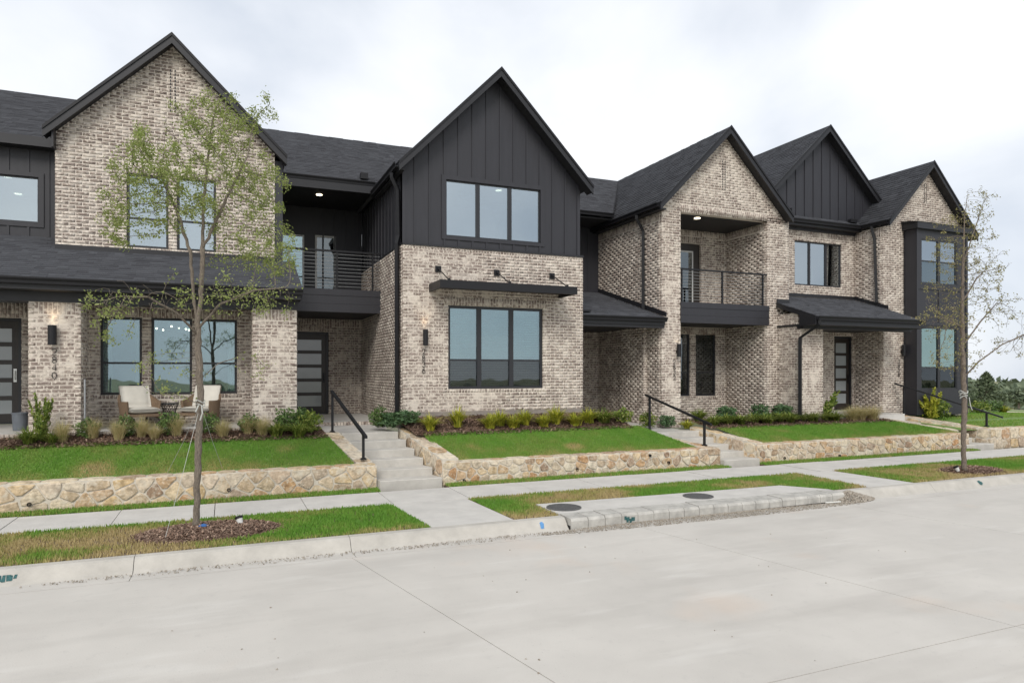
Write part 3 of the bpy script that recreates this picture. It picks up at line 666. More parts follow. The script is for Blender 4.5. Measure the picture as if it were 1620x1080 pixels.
# balcony recess
brick_wall(Cc, ('y', YB3), X1-.6, X2+.1, .7, 7.04, [rect(1101, 526, 1133, 626, YB3), (xu(1068, YB3), xu(1092, YB3), zv(1101, 626, YB3), zv(1101, 526, YB3)), (xu(1066, YB3), xu(1109, YB3), zB1, zv(1100, 386, YB3))],
           [(X1-.6, X2, 6.78, 7.0), (xu(1063, YB3), xu(1112, YB3), zv(1100, 386, YB3)+.01, zv(1100, 386, YB3)+.23), (X1-.6, X2, 3.55, 3.79), (xu(1099, YB3), xu(1136, YB3), zv(1101, 626, YB3)-.1, zv(1101, 626, YB3))], name='recess_wall')
brick_wall(Cc, ('x', X2-.014), YF+.08, YB3+.05, .7, 7.04, (), [(YF+.12, YB3, 6.76, 7.0)], name='recess_side_wall')
r1 = rect(1101, 526, 1133, 626, YB3)
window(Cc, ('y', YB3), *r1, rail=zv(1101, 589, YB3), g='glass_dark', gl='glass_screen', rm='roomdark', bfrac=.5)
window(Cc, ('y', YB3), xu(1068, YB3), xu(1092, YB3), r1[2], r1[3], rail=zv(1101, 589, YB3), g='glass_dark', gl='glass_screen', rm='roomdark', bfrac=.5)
ply = ('y', YB3); a, b = xu(1066, YB3), xu(1109, YB3); ztd = zv(1100, 386, YB3); li = xu(1098.5, YB3)
mb = MB(); pbox(mb, ply, a, b, zB1, ztd, .09, .14); bd = part('balcony_door', mb, 'door', Cc.root)
mb = MB(); zl0, zl1 = zB1+.12, zv(1098, 397, YB3)
pbox(mb, ply, li-.05, li, zl0, zl1, .06, .088); pbox(mb, ply, a+.1, li-.05, zl1-.05, zl1, .06, .088); pbox(mb, ply, a+.1, li-.05, zl0, zl0+.05, .06, .088); pbox(mb, ply, a+.05, a+.1, zl0, zl1, .06, .088); part('lite_frame', mb, 'white', bd)
mb = MB(); z = zl1-.06
while z > zl0+.06: q = MB(); pbox(mb, ply, a+.1, li-.05, z-.03, z, .084, .087); z -= .05
part('blind', mb, 'blind', bd); mb = MB(); pbox(mb, ply, a+.1, li-.05, zl0+.05, zl1-.05, .066, .076); part('pane', mb, 'glass_dark', bd)
for i, (z0, z1) in enumerate(((zB0, zB0+.22), (zB0+.224, zB0+.44), (zB0+.444, zB1))):
    mb = MB(); mb.box(X1-.02, X2+.04, YF-.035-.012*(i == 2), YF-.004, z0, z1); part('fascia_board', mb, 'siding', Cc.root)
mb = MB(); mb.box(X1+.003, X2-.003, YF+.03, YB3, zB0+.03, zB0+.08); part('balcony_soffit', mb, 'soffit', Cc.root)
mb = MB(); mb.box(X1+.003, X2-.003, YF-.003, YB3, zB1-.12, zB1-.01); part('balcony_floor', mb, 'deck', Cc.root)
mb = MB(); mb.box(X1-.3, X2+.003, YF+.21, YB3, zO-.02, zO+.03); part('balcony_ceiling', mb, 'soffit', Cc.root)
railing(Cc, ('y', YF-.03), X1-.01, X2-.02, zB1, 5.37, [X1+.04, xu(1143, YF), xu(1207, YF)])
p = atZ(1103, 345, zO-.02); recessed(Cc, p[0], p[1], zO-.02, .09)
sconce(Cc, pl, xu(1071, YF), zv(1071, 564.4, YF), zv(1071, 544, YF), .125, 0)
numbers(Cc, pl, xu(1066.5, YF), zv(1066, 569, YF), '2832', .115, .155)
# recess to its left: black siding above, brick below, small shed roof
mb = MB(); mb.box(XR-.1, X0+.12, 20.0, 20.2, 4.6, 7.9); sw = part('siding', mb, 'siding', Cc.root)
battens(Cc, ('y', 20.0), [9.2, 9.6, 10, 10.4, 10.8, 11.2], lambda s: 4.9, lambda s: 7.3, sw)
brick_wall(Cc, ('y', 19.98), XR-.6, X0+.1, .7, 4.2, (), [(XR-.6, X0, 3.96, 4.2)], name='entry_wall')
zc0, zc1 = 3.88, 4.99
roof_plane(Cc, [(XR+.02, 16.2, zc0), (X0-.004, 16.2, zc0), (X0-.004, 19.98, zc1), (XR+.02, 19.98, zc1)], (1, 0, 0))
gutter(Cc, (XR+.02, 16.2, zc0-.005), (X0-.01, 16.2, zc0-.005), (0, -1, 0))
mb = MB(); mb.beam((X0-.03, 16.15, zc0+.02), (X0-.03, 19.98, zc1+.02), (.026, 0, 0), (0, 0, .13)); part('flashing', mb, 'trim', Cc.root)
mb = MB(); mb.box(XR+.03, X0-.02, 16.22, 19.95, zc0-.22, zc0-.17); part('porch_ceiling', mb, 'soffit', Cc.root)
mb = MB(); mb.box(XR+.03, X0-.02, 16.203, 16.23, zc0-.22, zc0-.02); part('fascia', mb, 'trim', Cc.root)
mb = MB(); mb.box(XR+.03, X0-.02, 16.24, 16.4, zc0-.30, zc0-.222); part('porch_beam', mb, 'trim', Cc.root)
mb = MB(); mb.box(XR+.05, XR+.45, 16.35, 16.45, zc0+.10, zc0+.15); part('roof_vent', mb, 'metal', Cc.root)
roof_plane(Cc, [(xaB, 18.7, 7.36), (xaC-2.48, 18.7, 7.36), (xaC, 22.39, 9.62), (xaB, 22.39, 9.62)], (1, 0, 0))
gutter(Cc, (XR, 18.7, 7.355), (xaC-2.5, 18.7, 7.355), (0, -1, 0))
mb = MB(); mb.box(XR, xaC-2.5, 18.72, 20.0, 7.16, 7.2); part('soffit', mb, 'soffit', Cc.root)
mb = MB(); mb.box(XR, X0, 16.6, 19.97, .3, .78); part('porch_floor', mb, 'walk', Cc.root)
finish_bricks(Cc)

# ---------------------------------------------------------------- right house
Dd = new_house('right end townhouse with black two storey bay and number 2828', (20, 17, .9))
YR, XS, XP, XBY, XEnd = 17.55, 20.66, 21.65, 24.3, 25.0
pl = ('y', YR)
sw_ = rect(1257.4, 379.6, 1332, 450, YR); dr = (xu(1320, YR), xu(1350, YR), .9, zv(1335, 532, YR))
brick_wall(Dd, pl, X3-.6, XS+.1, .7, 7.3, [sw_, dr], [(X3, XS, 6.95, 7.2), (sw_[0]-.1, sw_[1]+.1, sw_[2]-.1, sw_[2]), (dr[0]-.1, dr[1]+.2, dr[3]+.01, dr[3]+.24)])
window(Dd, pl, *sw_, muls=(.33, .68), g='glass_sky', blind=False, rm='roomdark', fr=.045, mw=.07)
door(Dd, pl, dr[0], dr[1], .98, dr[3])
brick_wall(Dd, ('x', XS-.014), YF+.08, YR+.05, .7, 7.4, (), [(YF+.1, YR, 6.95, 7.2)])
apx = atY(1477, 255, YF-.3); xaD, zaD = apx[0], apx[2]; kD = 1.02
pf = ('y', YF)
brick_wall(Dd, pf, XS, XEnd, .7, 7.25, [(XP, XBY, .7, 7.2)], (), (xaD, zaD-.12, kD))
slots_geo(Dd, pf, xaD, zv(1467, 322, YF), zv(1467, 292, YF))
gable_roof(Dd, xaD-2.18, xaD+2.36, xaD, zaD-kD*2.18, zaD-kD*2.36, zaD, YF-.3, 21)
gutter(Dd, (xaD-2.16, YF-.26, zaD-kD*2.18), (xaD-2.16, YR-.3, zaD-kD*2.18), (-1, 0, 0))
mb = MB(); mb.box(xaD-2.15, XS-.004, YF-.24, YR, zaD-kD*2.18-.17, zaD-kD*2.18-.13); part('soffit', mb, 'soffit', Dd.root)
zg = zaD-kD*2.18
gutter(Dd, (X3-.15, YR-.32, zg), (xaD-2.16, YR-.32, zg), (0, -1, 0))
mb = MB(); mb.box(X3-.14, XS, YR-.31, YR-.28, zg-.2, zg+.0); part('fascia', mb, 'trim', Dd.root)
mb = MB(); mb.box(X3-.1, XS, YR-.28, YR-.004, zg-.2, zg-.16); part('soffit', mb, 'soffit', Dd.root)
mb = MB(); mb.box(X3-.16, X3-.10, YF-.28, YR-.3, zg-.22, zg-.0); part('eave_end', mb, 'trim', Dd.root)
# black gable above the middle
YBG = 17.5; apx = atY(1313, 198.5, YBG-.3); xaE, zaE = apx[0], apx[2]; kE = .95
pg = ('y', YBG); mb = MB(); gx0, gx1 = xaE-3.5, xaE+3.0; hiE = lambda s: zaE-.14-kE*abs(s-xaE)
mb.prism([pt(pg, gx0, 7.15, 0), pt(pg, gx1, 7.15, 0), pt(pg, gx1, max(7.16, hiE(gx1)), 0), pt(pg, xaE, zaE-.14, 0), pt(pg, gx0, max(7.16, hiE(gx0)), 0)], (0, .2, 0))
sw = part('siding', mb, 'siding', Dd.root)
battens(Dd, pg, [gx0+.3+.395*i for i in range(16)], lambda s: 7.2, hiE, sw)
gable_roof(Dd, xaE-3.4, xaE+3.2, xaE, zaE-kE*3.4, zaE-kE*3.2, zaE, YBG-.3, 24)
roof_plane(Dd, [(X3-.2, YR-.32, zg+.005), (xaD, YR-.32, zg+.005), (xaD, YBG+.3, zg+.36), (X3-.2, YBG+.3, zg+.36)], (1, 0, 0))
mb = MB(); mb.box(20.2, 20.5, YR-.25, YR-.12, zg+.12, zg+.24); part('roof_vent', mb, 'metal', Dd.root)
downspout(Dd, [(xaD-2.22, 16.75, zg-.1), (xaD-2.2, 16.75, zg-.25), (XS-.05, 16.7, zg-.55), (XS-.05, 16.62, 4.7)])
# two storey bay
YBY = 15.95; pb = ('y', YBY)
buw = rect(1457, 377, 1514, 448, YBY); blw = rect(1461, 517, 1517, 616, YBY)
mb = MB(); z0b, z1b = .85, 7.2
for q in ((XP+.02, buw[0], z0b, z1b), (buw[1], XBY, z0b, z1b), (buw[0], buw[1], buw[3], z1b), (buw[0], buw[1], blw[3], buw[2]), (buw[0], buw[1], z0b, blw[2])): pbox(mb, pb, *q, 0, .44)
bay = part('bay', mb, 'siding', Dd.root)
mb = MB(); pbox(mb, pb, blw[0]-.08, buw[0]+.003, blw[2], blw[3], -.004, .1)
mb = MB()
for q in ((XP+.02, XP+.11, z0b, z1b), (XBY-.09, XBY, z0b, z1b), (XP+.11, XBY-.09, buw[2]-.20, buw[2]-.08), (XP+.11, XBY-.09, blw[3]+.06, blw[3]+.16), (XP+.11, XBY-.09, z0b, z0b+.2), ((buw[0]+buw[1])/2-.05, (buw[0]+buw[1])/2+.05, blw[3]+.16, buw[2]-.2)): pbox(mb, pb, *q, -.025, .01)
part('bay_trim', mb, 'siding', bay)
window(Dd, pb, *buw, muls=(.5,), rail=zv(1457, 412, YBY), rec=.01, g='glass_sky', gl='glass', rm='room', rd=2.4, mw=.12, roomside=.05, roomtop=.1)
window(Dd, pb, buw[0], buw[1], blw[2], blw[3], muls=(.5,), rail=zv(1461, 581, YBY), rec=.01, g='glass_green', gl='glass_screen', rm='room', rd=2.4, mw=.12, roomside=.05, roomtop=.1)
mb = MB(); mb.box(XP-.1, XBY+.12, YBY-.14, YF-.002, 7.2, 7.42); part('bay_cap', mb, 'trim', bay)
mb = MB(); mb.prism([(XP-.13, YBY-.17, 7.42), (XP-.13, YF, 7.42), (XP-.13, YF, 7.52)], (XBY-XP+.28, 0, 0)); part('bay_roof', mb, 'metal', bay)
sconce(Dd, pf, xu(1426, YF), zv(1426, 563, YF), zv(1426, 545, YF), .125, 0)
numbers(Dd, pf, xu(1421.5, YF), zv(1421, 569, YF), '2828', .115, .155)
# entry roof and its pillar
px0, px1, pyf = 15.99, 16.92, 15.5; ze, zb_, ye = 3.97, 4.87, 14.85; kr = (zb_-ze)/(YR-ye); xr1 = 20.4
brick_wall(Dd, ('y', pyf), px0, px1, .7, 3.7, (), [(px0+.09, px1-.09, 3.46, 3.7)], thick=.9, name='porch_pillar')
brick_wall(Dd, ('x', px0-.014), pyf+.08, YF, .7, 4.12, name='pillar_side')
mb = MB(); mb.box(15.95, xr1, ye+.004, ye+.03, ze-.26, ze-.02); part('fascia', mb, 'trim', Dd.root)
roof_plane(Dd, [(15.93, ye, ze), (xr1, ye, ze), (XS-.005, YF, ze+kr*(YF-ye)), (XS-.005, YR-.005, zb_), (X3+.01, YR-.005, zb_), (X3+.01, YF-.005, ze+kr*(YF-.005-ye)), (15.93, YF-.005, ze+kr*(YF-.005-ye))], (1, 0, 0))
gutter(Dd, (15.95, ye, ze-.005), (xr1+.1, ye, ze-.005), (0, -1, 0))
mb = MB(); mb.prism([(15.91, ye, ze), (15.91, YF-.01, ze+kr*(YF-ye)), (15.91, YF-.01, ze+kr*(YF-ye)-.14), (15.91, ye+.62, ze+.07), (15.91, ye+.62, ze-.26), (15.91, ye, ze-.26)], (.03, 0, 0)); part('rake_board', mb, 'trim', Dd.root)
mb = MB(); mb.box(15.95, XS-.02, ye+.02, YR-.02, ze-.26, ze-.2); part('porch_ceiling', mb, 'soffit', Dd.root)
mb = MB(); mb.box(15.96, XS-.02, ye+.5, ye+.75, ze-.34, ze-.262); part('porch_beam', mb, 'trim', Dd.root)
mb = MB(); mb.box(X3+.01, XS-.01, YR-.03, YR-.006, zb_+.02, zb_+.13); mb.beam((XS-.03, YF-.2, ze+kr*(YF-.2-ye)+.02), (XS-.03, YR-.03, zb_+.02), (.026, 0, 0), (0, 0, .12)); mb.box(15.93, X3, YF-.03, YF-.006, ze+kr*(YF-ye)+.01, ze+kr*(YF-ye)+.12); part('flashing', mb, 'trim', Dd.root)
downspout(Dd, [(16.02, ye-.05, ze-.10), (16.02, ye-.05, ze-.24), (15.93, pyf-.05, ze-.62), (15.93, pyf-.05, .85)])
mb = MB(); mb.box(px0, XS-.01, 15.6, YR, .4, .95); part('porch_floor', mb, 'walk', Dd.root)
# plain end walls and the rear, so that the row is a closed building
mb = MB(); mb.box(XEnd-.01, XEnd+.0, YF+.1, 27, .7, 7.2); part('end_wall', mb, 'mortar', Dd.root)
finish_bricks(Dd)
mb = MB(); mb.box(-9.4, XEnd-.02, 26.6, 26.8, .7, 7.2); part('rear_wall', mb, 'siding', Dd.root)
# ================================================================== ground, street, pavements, lawns, walls, steps
M.update(
 soil=mat('soil', (.16, .115, .075), .95, .3, 5, .4, 40),
 mulch=mat('mulch_base', (.16, .10, .072), .95, .4, 30, .6, 60),
 turf=mat('turf', (.14, .22, .05), .95, .25, 6, .3, 60),
 field=mat('field', (.27, .25, .15), .95, .25, .6, col2=(.17, .20, .085)),
 dirt=mat('pale_dirt', (.50, .42, .34), .95, .15, 1.5),
 grass=tone_mat('grass_blades', [(.50, .40, .20), (.42, .38, .14), (.235, .34, .07), (.18, .355, .05), (.145, .315, .044)], .6, 'attr', None, None, 0, 60, .3),
 chips=tone_mat('mulch_chips', [(.10, .06, .043), (.19, .12, .085), (.28, .185, .135), (.38, .28, .21)], .9),
 stonemortar=mat('wall_mortar', (.60, .55, .465), .95, .14, 8, .4, 70),
 stone=tone_mat('stone', [(.64, .55, .41), (.55, .40, .22), (.60, .52, .41), (.42, .235, .11), (.52, .42, .28), (.30, .20, .135), (.62, .54, .42), (.46, .29, .15), (.56, .47, .34), (.60, .52, .39), (.36, .26, .175), (.62, .54, .42)], .9, 'obj', ((.63, .57, .46), [(4, .52, .66), (18, .55, .7)], .75), (9, .45), .8, 26),
 gravel=tone_mat('gravel', [(.20, .17, .13), (.34, .30, .25), (.44, .40, .34), (.28, .23, .18)], .9),
 iron=mat('cast_iron', (.10, .10, .10), .6, .25, 30, .4, 80),
 kline=mat('kerb_block', (.43, .415, .38), .88, .25, 5, .25, 50),
 bluep=mat('blue_paint', (.10, .26, .50), .7, .2, 20), greenp=mat('teal_paint', (.03, .10, .10), .8, .5, 40),
)
def street_mat():
    m = mat('street_concrete', (.53, .503, .46), .82, .08, .55, .12, 70); t = m.node_tree; b = t.nodes['Principled BSDF']
    src = b.inputs['Base Color'].links[0].from_socket; g = N(t, 'ShaderNodeNewGeometry')
    for sc, st, lo, hi, col, amt in ((1.0, (.35, 1.6, 1), .50, .78, (.39, .365, .33), .55), (.45, (1, 1, 1), .60, .80, (.58, .45, .35), .6), (6, (1, 1, 1), .60, .75, (.43, .41, .38), .35), (45, (1, 1, 1), .66, .72, (.34, .32, .29), .5), (1.3, (.5, 2.2, 1), .58, .8, (.66, .64, .60), .5)):
        mp_ = N(t, 'ShaderNodeMapping'); mp_.inputs['Scale'].default_value = st; mp_.inputs['Location'].default_value = (sc*7, sc*3, 0); t.links.new(g.outputs['Position'], mp_.inputs[0])
        n = N(t, 'ShaderNodeTexNoise'); n.inputs['Scale'].default_value = sc; n.inputs['Detail'].default_value = 3; n.inputs['Roughness'].default_value = .6; t.links.new(mp_.outputs[0], n.inputs['Vector'])
        r = N(t, 'ShaderNodeMapRange'); r.inputs[1].default_value = lo; r.inputs[2].default_value = hi; r.inputs[4].default_value = amt; t.links.new(n.outputs[0], r.inputs[0])
        x = N(t, 'ShaderNodeMix', data_type='RGBA'); t.links.new(r.outputs[0], x.inputs[0]); t.links.new(src, x.inputs[6]); x.inputs[7].default_value = (*col, 1); src = x.outputs[2]
    t.links.new(src, b.inputs['Base Color']); return m
M['street'] = street_mat()
# --- terrain to the horizon (falls away beyond the row of houses)
def gz(x, y):
    r = math.hypot(x-8, y-10); return -.32-min(9.5, .048*max(0, r-32))
n = 60; q = np.linspace(-1, 1, n); ax = np.sign(q)*np.abs(q)**2.2*900
V = np.array([(x+8, y+10, gz(x+8, y+10)) for y in ax for x in ax]); Fc = np.array([(j*n+i, j*n+i+1, (j+1)*n+i+1, (j+1)*n+i) for j in range(n-1) for i in range(n-1)])
obj('ground', npmesh('ground', V, Fc, 'field', smooth=True), None, 'structure')
# --- concrete street in jointed panels
sb_ = MB(); sb_.box(-16, 40, -10.5, 9.2, -.30, -.175); street = struct('street', sb_, mat('street_joint', (.20, .18, .155), .95, .2, 6))
jy = [-10.4, -5.6, -.7, 4.2, 9.19]; jx = [2.0+4.55*k for k in range(-4, 9)]
for a in range(len(jy)-1):
    for b in range(len(jx)-1):
        y0, y1 = jy[a]+.005, jy[a+1]-.005; sk_ = lambda x, y: x-.2*(y-7)
        mb = MB(); g = .005
        mb.hexa([(sk_(jx[b]+g, y0), y0, -.20), (sk_(jx[b+1]-g, y0), y0, -.20), (sk_(jx[b+1]-g, y1), y1, -.20), (sk_(jx[b]+g, y1), y1, -.20), (sk_(jx[b]+g, y0), y0, -.15), (sk_(jx[b+1]-g, y0), y0, -.15), (sk_(jx[b+1]-g, y1), y1, -.15), (sk_(jx[b]+g, y1), y1, -.15)])
        part('slab', mb, 'street', street)
# --- kerb and gutter
kp = [(9.545, -.165), (9.60, -.13), (9.69, -.02), (9.73, .0), (9.86, .002), (9.86, -.3), (9.545, -.3)]
kb = MB(); kb.box(-16, 40, 9.25, 9.85, -.31, -.19); kerb = struct('kerb', kb, 'kerb')
def kerb_seg(x0, x1): mb = MB(); mb.prism([(x0, y, z) for y, z in kp], (x1-x0, 0, 0)); s_ = part('kerb_segment', mb, 'kerb', kerb); mb = MB(); mb.prism([(x0, y, z) for y, z in ((9.2, -.151), (9.54, -.163), (9.54, -.3), (9.2, -.3))], (x1-x0, 0, 0)); part('gutter_pan', mb, 'street', kerb); return s_
ks = [-16, -13, -10, -7, -4, -1.05, 1.62, 5.02]
for a, b in zip(ks, ks[1:]): kerb_seg(a+.004, b-.004)
ks = [10.98, 13.6, 16.6, 19.6, 22.6, 25.6, 28.6, 34, 40]
for a, b in zip(ks, ks[1:]): kerb_seg(a+.004, b-.004)
# storm inlet with scored kerb blocks and slab
inlet = thing('storm_inlet', 'storm drain inlet of scored concrete kerb blocks at the street edge', 'storm drain', (8, 9.7, -.15))
nb = 19; x0, x1 = 5.04, 10.96
for i in range(nb):
    a, b = x0+(x1-x0)*i/nb+.005, x0+(x1-x0)*(i+1)/nb-.005; op = 12 <= i <= 17; dz = random.uniform(-.006, .006)
    mb = MB(); zb = -.135 if op else -.2
    mb.prism([(a, 9.53+.0, zb), (a, 9.53, -.03+dz), (a, 9.56, .012+dz), (a, 9.93, .018+dz), (a, 9.93, zb)], (b-a, 0, 0)); part('kerb_block', mb, 'kline', inlet)
mb = MB(); mb.box(x0, x1, 9.56, 9.93, -.31, -.11); part('throat_shade', mb, mat('gap_shade', (.03, .028, .025), .9), inlet)  # solid near-black box, its colour stands in for the shade inside the slot
mb = MB(); mb.box(x0, x1, 9.2, 9.525, -.31, -.156); part('gutter_pan', mb, 'street', inlet)
ap = [atZ(u, v, 0) for u, v in ((848, 798), (1180, 772.5), (1233, 768), (1296, 776))]
poly = [(ap[0][0], 9.94, .01), *[(p[0], p[1], .01) for p in ap[0:3]], (11.02, 9.94, .01)]
poly[1] = (ap[0][0]-.0, ap[0][1], .01)
mb = MB(); mb.prism(poly, (0, 0, -.2)); part('apron', mb, 'walk', inlet)
for (u, v, w_), lb in zip(((892, 802.4, .30), (1104.4, 784.6, .28)), ('nearer dark round drain lid in the inlet slab beside the paved path', 'farther dark round drain lid in the inlet slab, toward the second steps')):
    c = atZ(u, v, .012); t = thing('drain_cover', lb, 'drain cover', c, 'round lids in the inlet slab')
    mb = MB(); mb.lathe([(w_, .0), (w_, .012), (w_-.03, .012), (w_-.03, .004)], c, 36); part('rim', mb, 'iron', t)
    mb = MB(); mb.lathe([(w_-.034, .0), (w_-.034, .010), (.001, .010)], c, 36)
    for a in range(-4, 5):
        hw = math.sqrt(max(0, (w_-.05)**2-(a*.055)**2)); mb.box(c[0]-hw, c[0]+hw, c[1]+a*.055-.012, c[1]+a*.055+.012, c[2]+.009, c[2]+.015)
    part('lid', mb, 'iron', t)
# --- sidewalk slabs and cross walks
YW0, YW1 = 11.86, 13.15
sb_ = MB(); sb_.box(-14, 44, YW0, YW1, -.2, -.03); sidewalk = struct('sidewalk', sb_, 'soil')
sx = -13.0
sp = [2.74-1.45*k for k in range(11)][::-1]+[4.16+1.45*k for k in range(28)]
for a, b in zip(sp, sp[1:]):
    mb = MB(); dz = random.uniform(-.004, .003); mb.box(a+.006, b-.006, YW0, YW1, -.1, dz); part('slab', mb, 'walk', sidewalk)
for nm, (xa_, xb_, xc_, xd_) in zip(('path', 'path', 'path'), ((2.87, 4.20, 2.70, 4.10), (12.02, 13.36, 12.12, 13.2), (24.5, 25.9, 24.5, 25.9))):
    sb_ = MB(); sb_.box(xa_+.05, xb_-.05, 9.9, YW0-.02, -.2, -.03); ph = struct(nm, sb_, 'soil')
    for y0, y1 in ((9.868, 10.85), (10.858, 11.852)):
        f0, f1 = (y0-9.86)/2, (y1-9.86)/2; mb = MB(); L = lambda f: xa_+(xc_-xa_)*f; Rr = lambda f: xb_+(xd_-xb_)*f
        mb.prism([(L(f0), y0, -.002), (Rr(f0), y0, -.002), (Rr(f1), y1, -.002), (L(f1), y1, -.002)], (0, 0, -.1)); part('slab', mb, 'walk', ph)

# --- grass
def grass(name, label, pts, h, tone, wdt=.011, lean=.5, cat='grass'):
    n = len(pts); P = np.asarray(pts); az = RNG.uniform(0, 2*np.pi, n); hh = h*RNG.uniform(.6, 1.3, n)
    d = np.stack([np.cos(az), np.sin(az), 0*az], 1)*(wdt*RNG.uniform(.6, 1.3, n))[:, None]
    az2 = RNG.uniform(0, 2*np.pi, n); ln = (hh*lean*RNG.uniform(0, 1, n))[:, None]
    tip = P+np.stack([np.cos(az2), np.sin(az2), 0*az2], 1)*ln; tip[:, 2] += hh
    V = np.stack([P-d, P+d, tip], 1).reshape(-1, 3); Fc = np.arange(3*n).reshape(-1, 3)
    o = obj(name, npmesh(name, V, Fc, 'grass', np.repeat(tone, 3)), None, 'stuff'); o['label'] = label; o['category'] = cat; return o
def vnoise(x, y, sc, seed=0):
    """smooth value noise on numpy arrays"""
    r = np.random.default_rng(seed); tab = r.random((64, 64)); x = x/sc+100; y = y/sc+100
    xi, yi = np.floor(x).astype(int), np.floor(y).astype(int); fx, fy = x-xi, y-yi; fx, fy = fx*fx*(3-2*fx), fy*fy*(3-2*fy)
    g = lambda i, j: tab[i % 64, j % 64]
    return (g(xi, yi)*(1-fx)+g(xi+1, yi)*fx)*(1-fy)+(g(xi, yi+1)*(1-fx)+g(xi+1, yi+1)*fx)*fy
def inpoly(x, y, poly):
    r = np.zeros(len(x), bool); m = len(poly)
    for i in range(m):
        (x0, y0), (x1, y1) = poly[i][:2], poly[(i+1) % m][:2]
        c = (y0 > y) != (y1 > y); r ^= c & (x < (x1-x0)*(y-y0)/(y1-y0+1e-12)+x0)
    return r
def tri_fan(mb, poly, z): mb.prism([(p[0], p[1], z) for p in poly], (0, 0, -.15))
verge_polys = [
 ([(-13, 9.87), (2.85, 9.87), (2.69, 11.85), (-13, 11.85)], 'patchy green and straw coloured grass strip around the left tree'),
 ([(4.22, 9.87), (5.0, 9.87), (5.0, ap[0][1]+.02), (ap[0][0], ap[0][1]+.02), (ap[1][0], ap[1][1]+.02), (ap[2][0], ap[2][1]+.02), (11.04, 9.95), (12.0, 9.87), (12.1, 11.85), (4.12, 11.85)], 'narrow grass strip between sidewalk and storm inlet slab'),
 ([(13.38, 9.87), (24.4, 9.87), (24.4, 11.85), (13.22, 11.85)], 'grass strip around the right tree')]
for poly, lb in verge_polys:
    mb = MB(); tri_fan(mb, poly, -.012); struct('verge', mb, 'soil')
    P = np.array(poly); lo, hi_ = P.min(0), P.max(0); area = (hi_-lo).prod(); n = int(area*2600)
    x, y = RNG.uniform(lo[0], hi_[0], n), RNG.uniform(lo[1], hi_[1], n); k = inpoly(x, y, poly) & (x > -6) & (x < 21); x, y = x[k], y[k]
    dry = vnoise(x, y, 1.1, 3)*.65+vnoise(x, y, .28, 4)*.35
    edge = np.clip((10.25-y)/.5, 0, 1)*.28
    for tx, ty in ((-.39, 10.9), (15.9, 10.5)): edge = edge+np.clip(1.5-np.hypot(x-tx, y-ty), 0, 1)*.25
    keep = np.ones(len(x), bool)
    for tx, ty, rx, ry in ((-.2, 10.85, .98, .62), (16.2, 10.55, .85, .5)): keep &= ((x-tx)/rx)**2+((y-ty)/ry)**2 > 1
    d = dry+edge
    keep &= RNG.random(len(x)) < np.clip(1.45-d, .25, 1)
    tone = np.clip(1.33-1.6*d+RNG.normal(0, .12, len(x)), 0, 1)
    grass('verge_grass', lb, np.stack([x, y, 0*x-.012], 1)[keep], .05, tone[keep])
for xa_, xb_, lb in ((-9, 2.8, 'thin grass fringe along the foot of the left stone wall'), (4.2, 11.4, 'thin grass fringe along the foot of the middle stone wall'), (12.5, 20.7, 'thin grass fringe along the foot of the right stone wall')):
    mb = MB(); mb.box(xa_, xb_, 13.16, 13.56, -.2, -.01); struct('soil_strip', mb, 'soil')
    n = int((xb_-xa_)*.4*2600); x, y = RNG.uniform(xa_, xb_, n), RNG.uniform(13.17, 13.55, n)
    grass('fringe_grass', lb, np.stack([x, y, 0*x-.01], 1), .055, np.clip(.62+RNG.normal(0, .2, n)+.3*(vnoise(x, y, .6, 9)-.5), 0, 1))

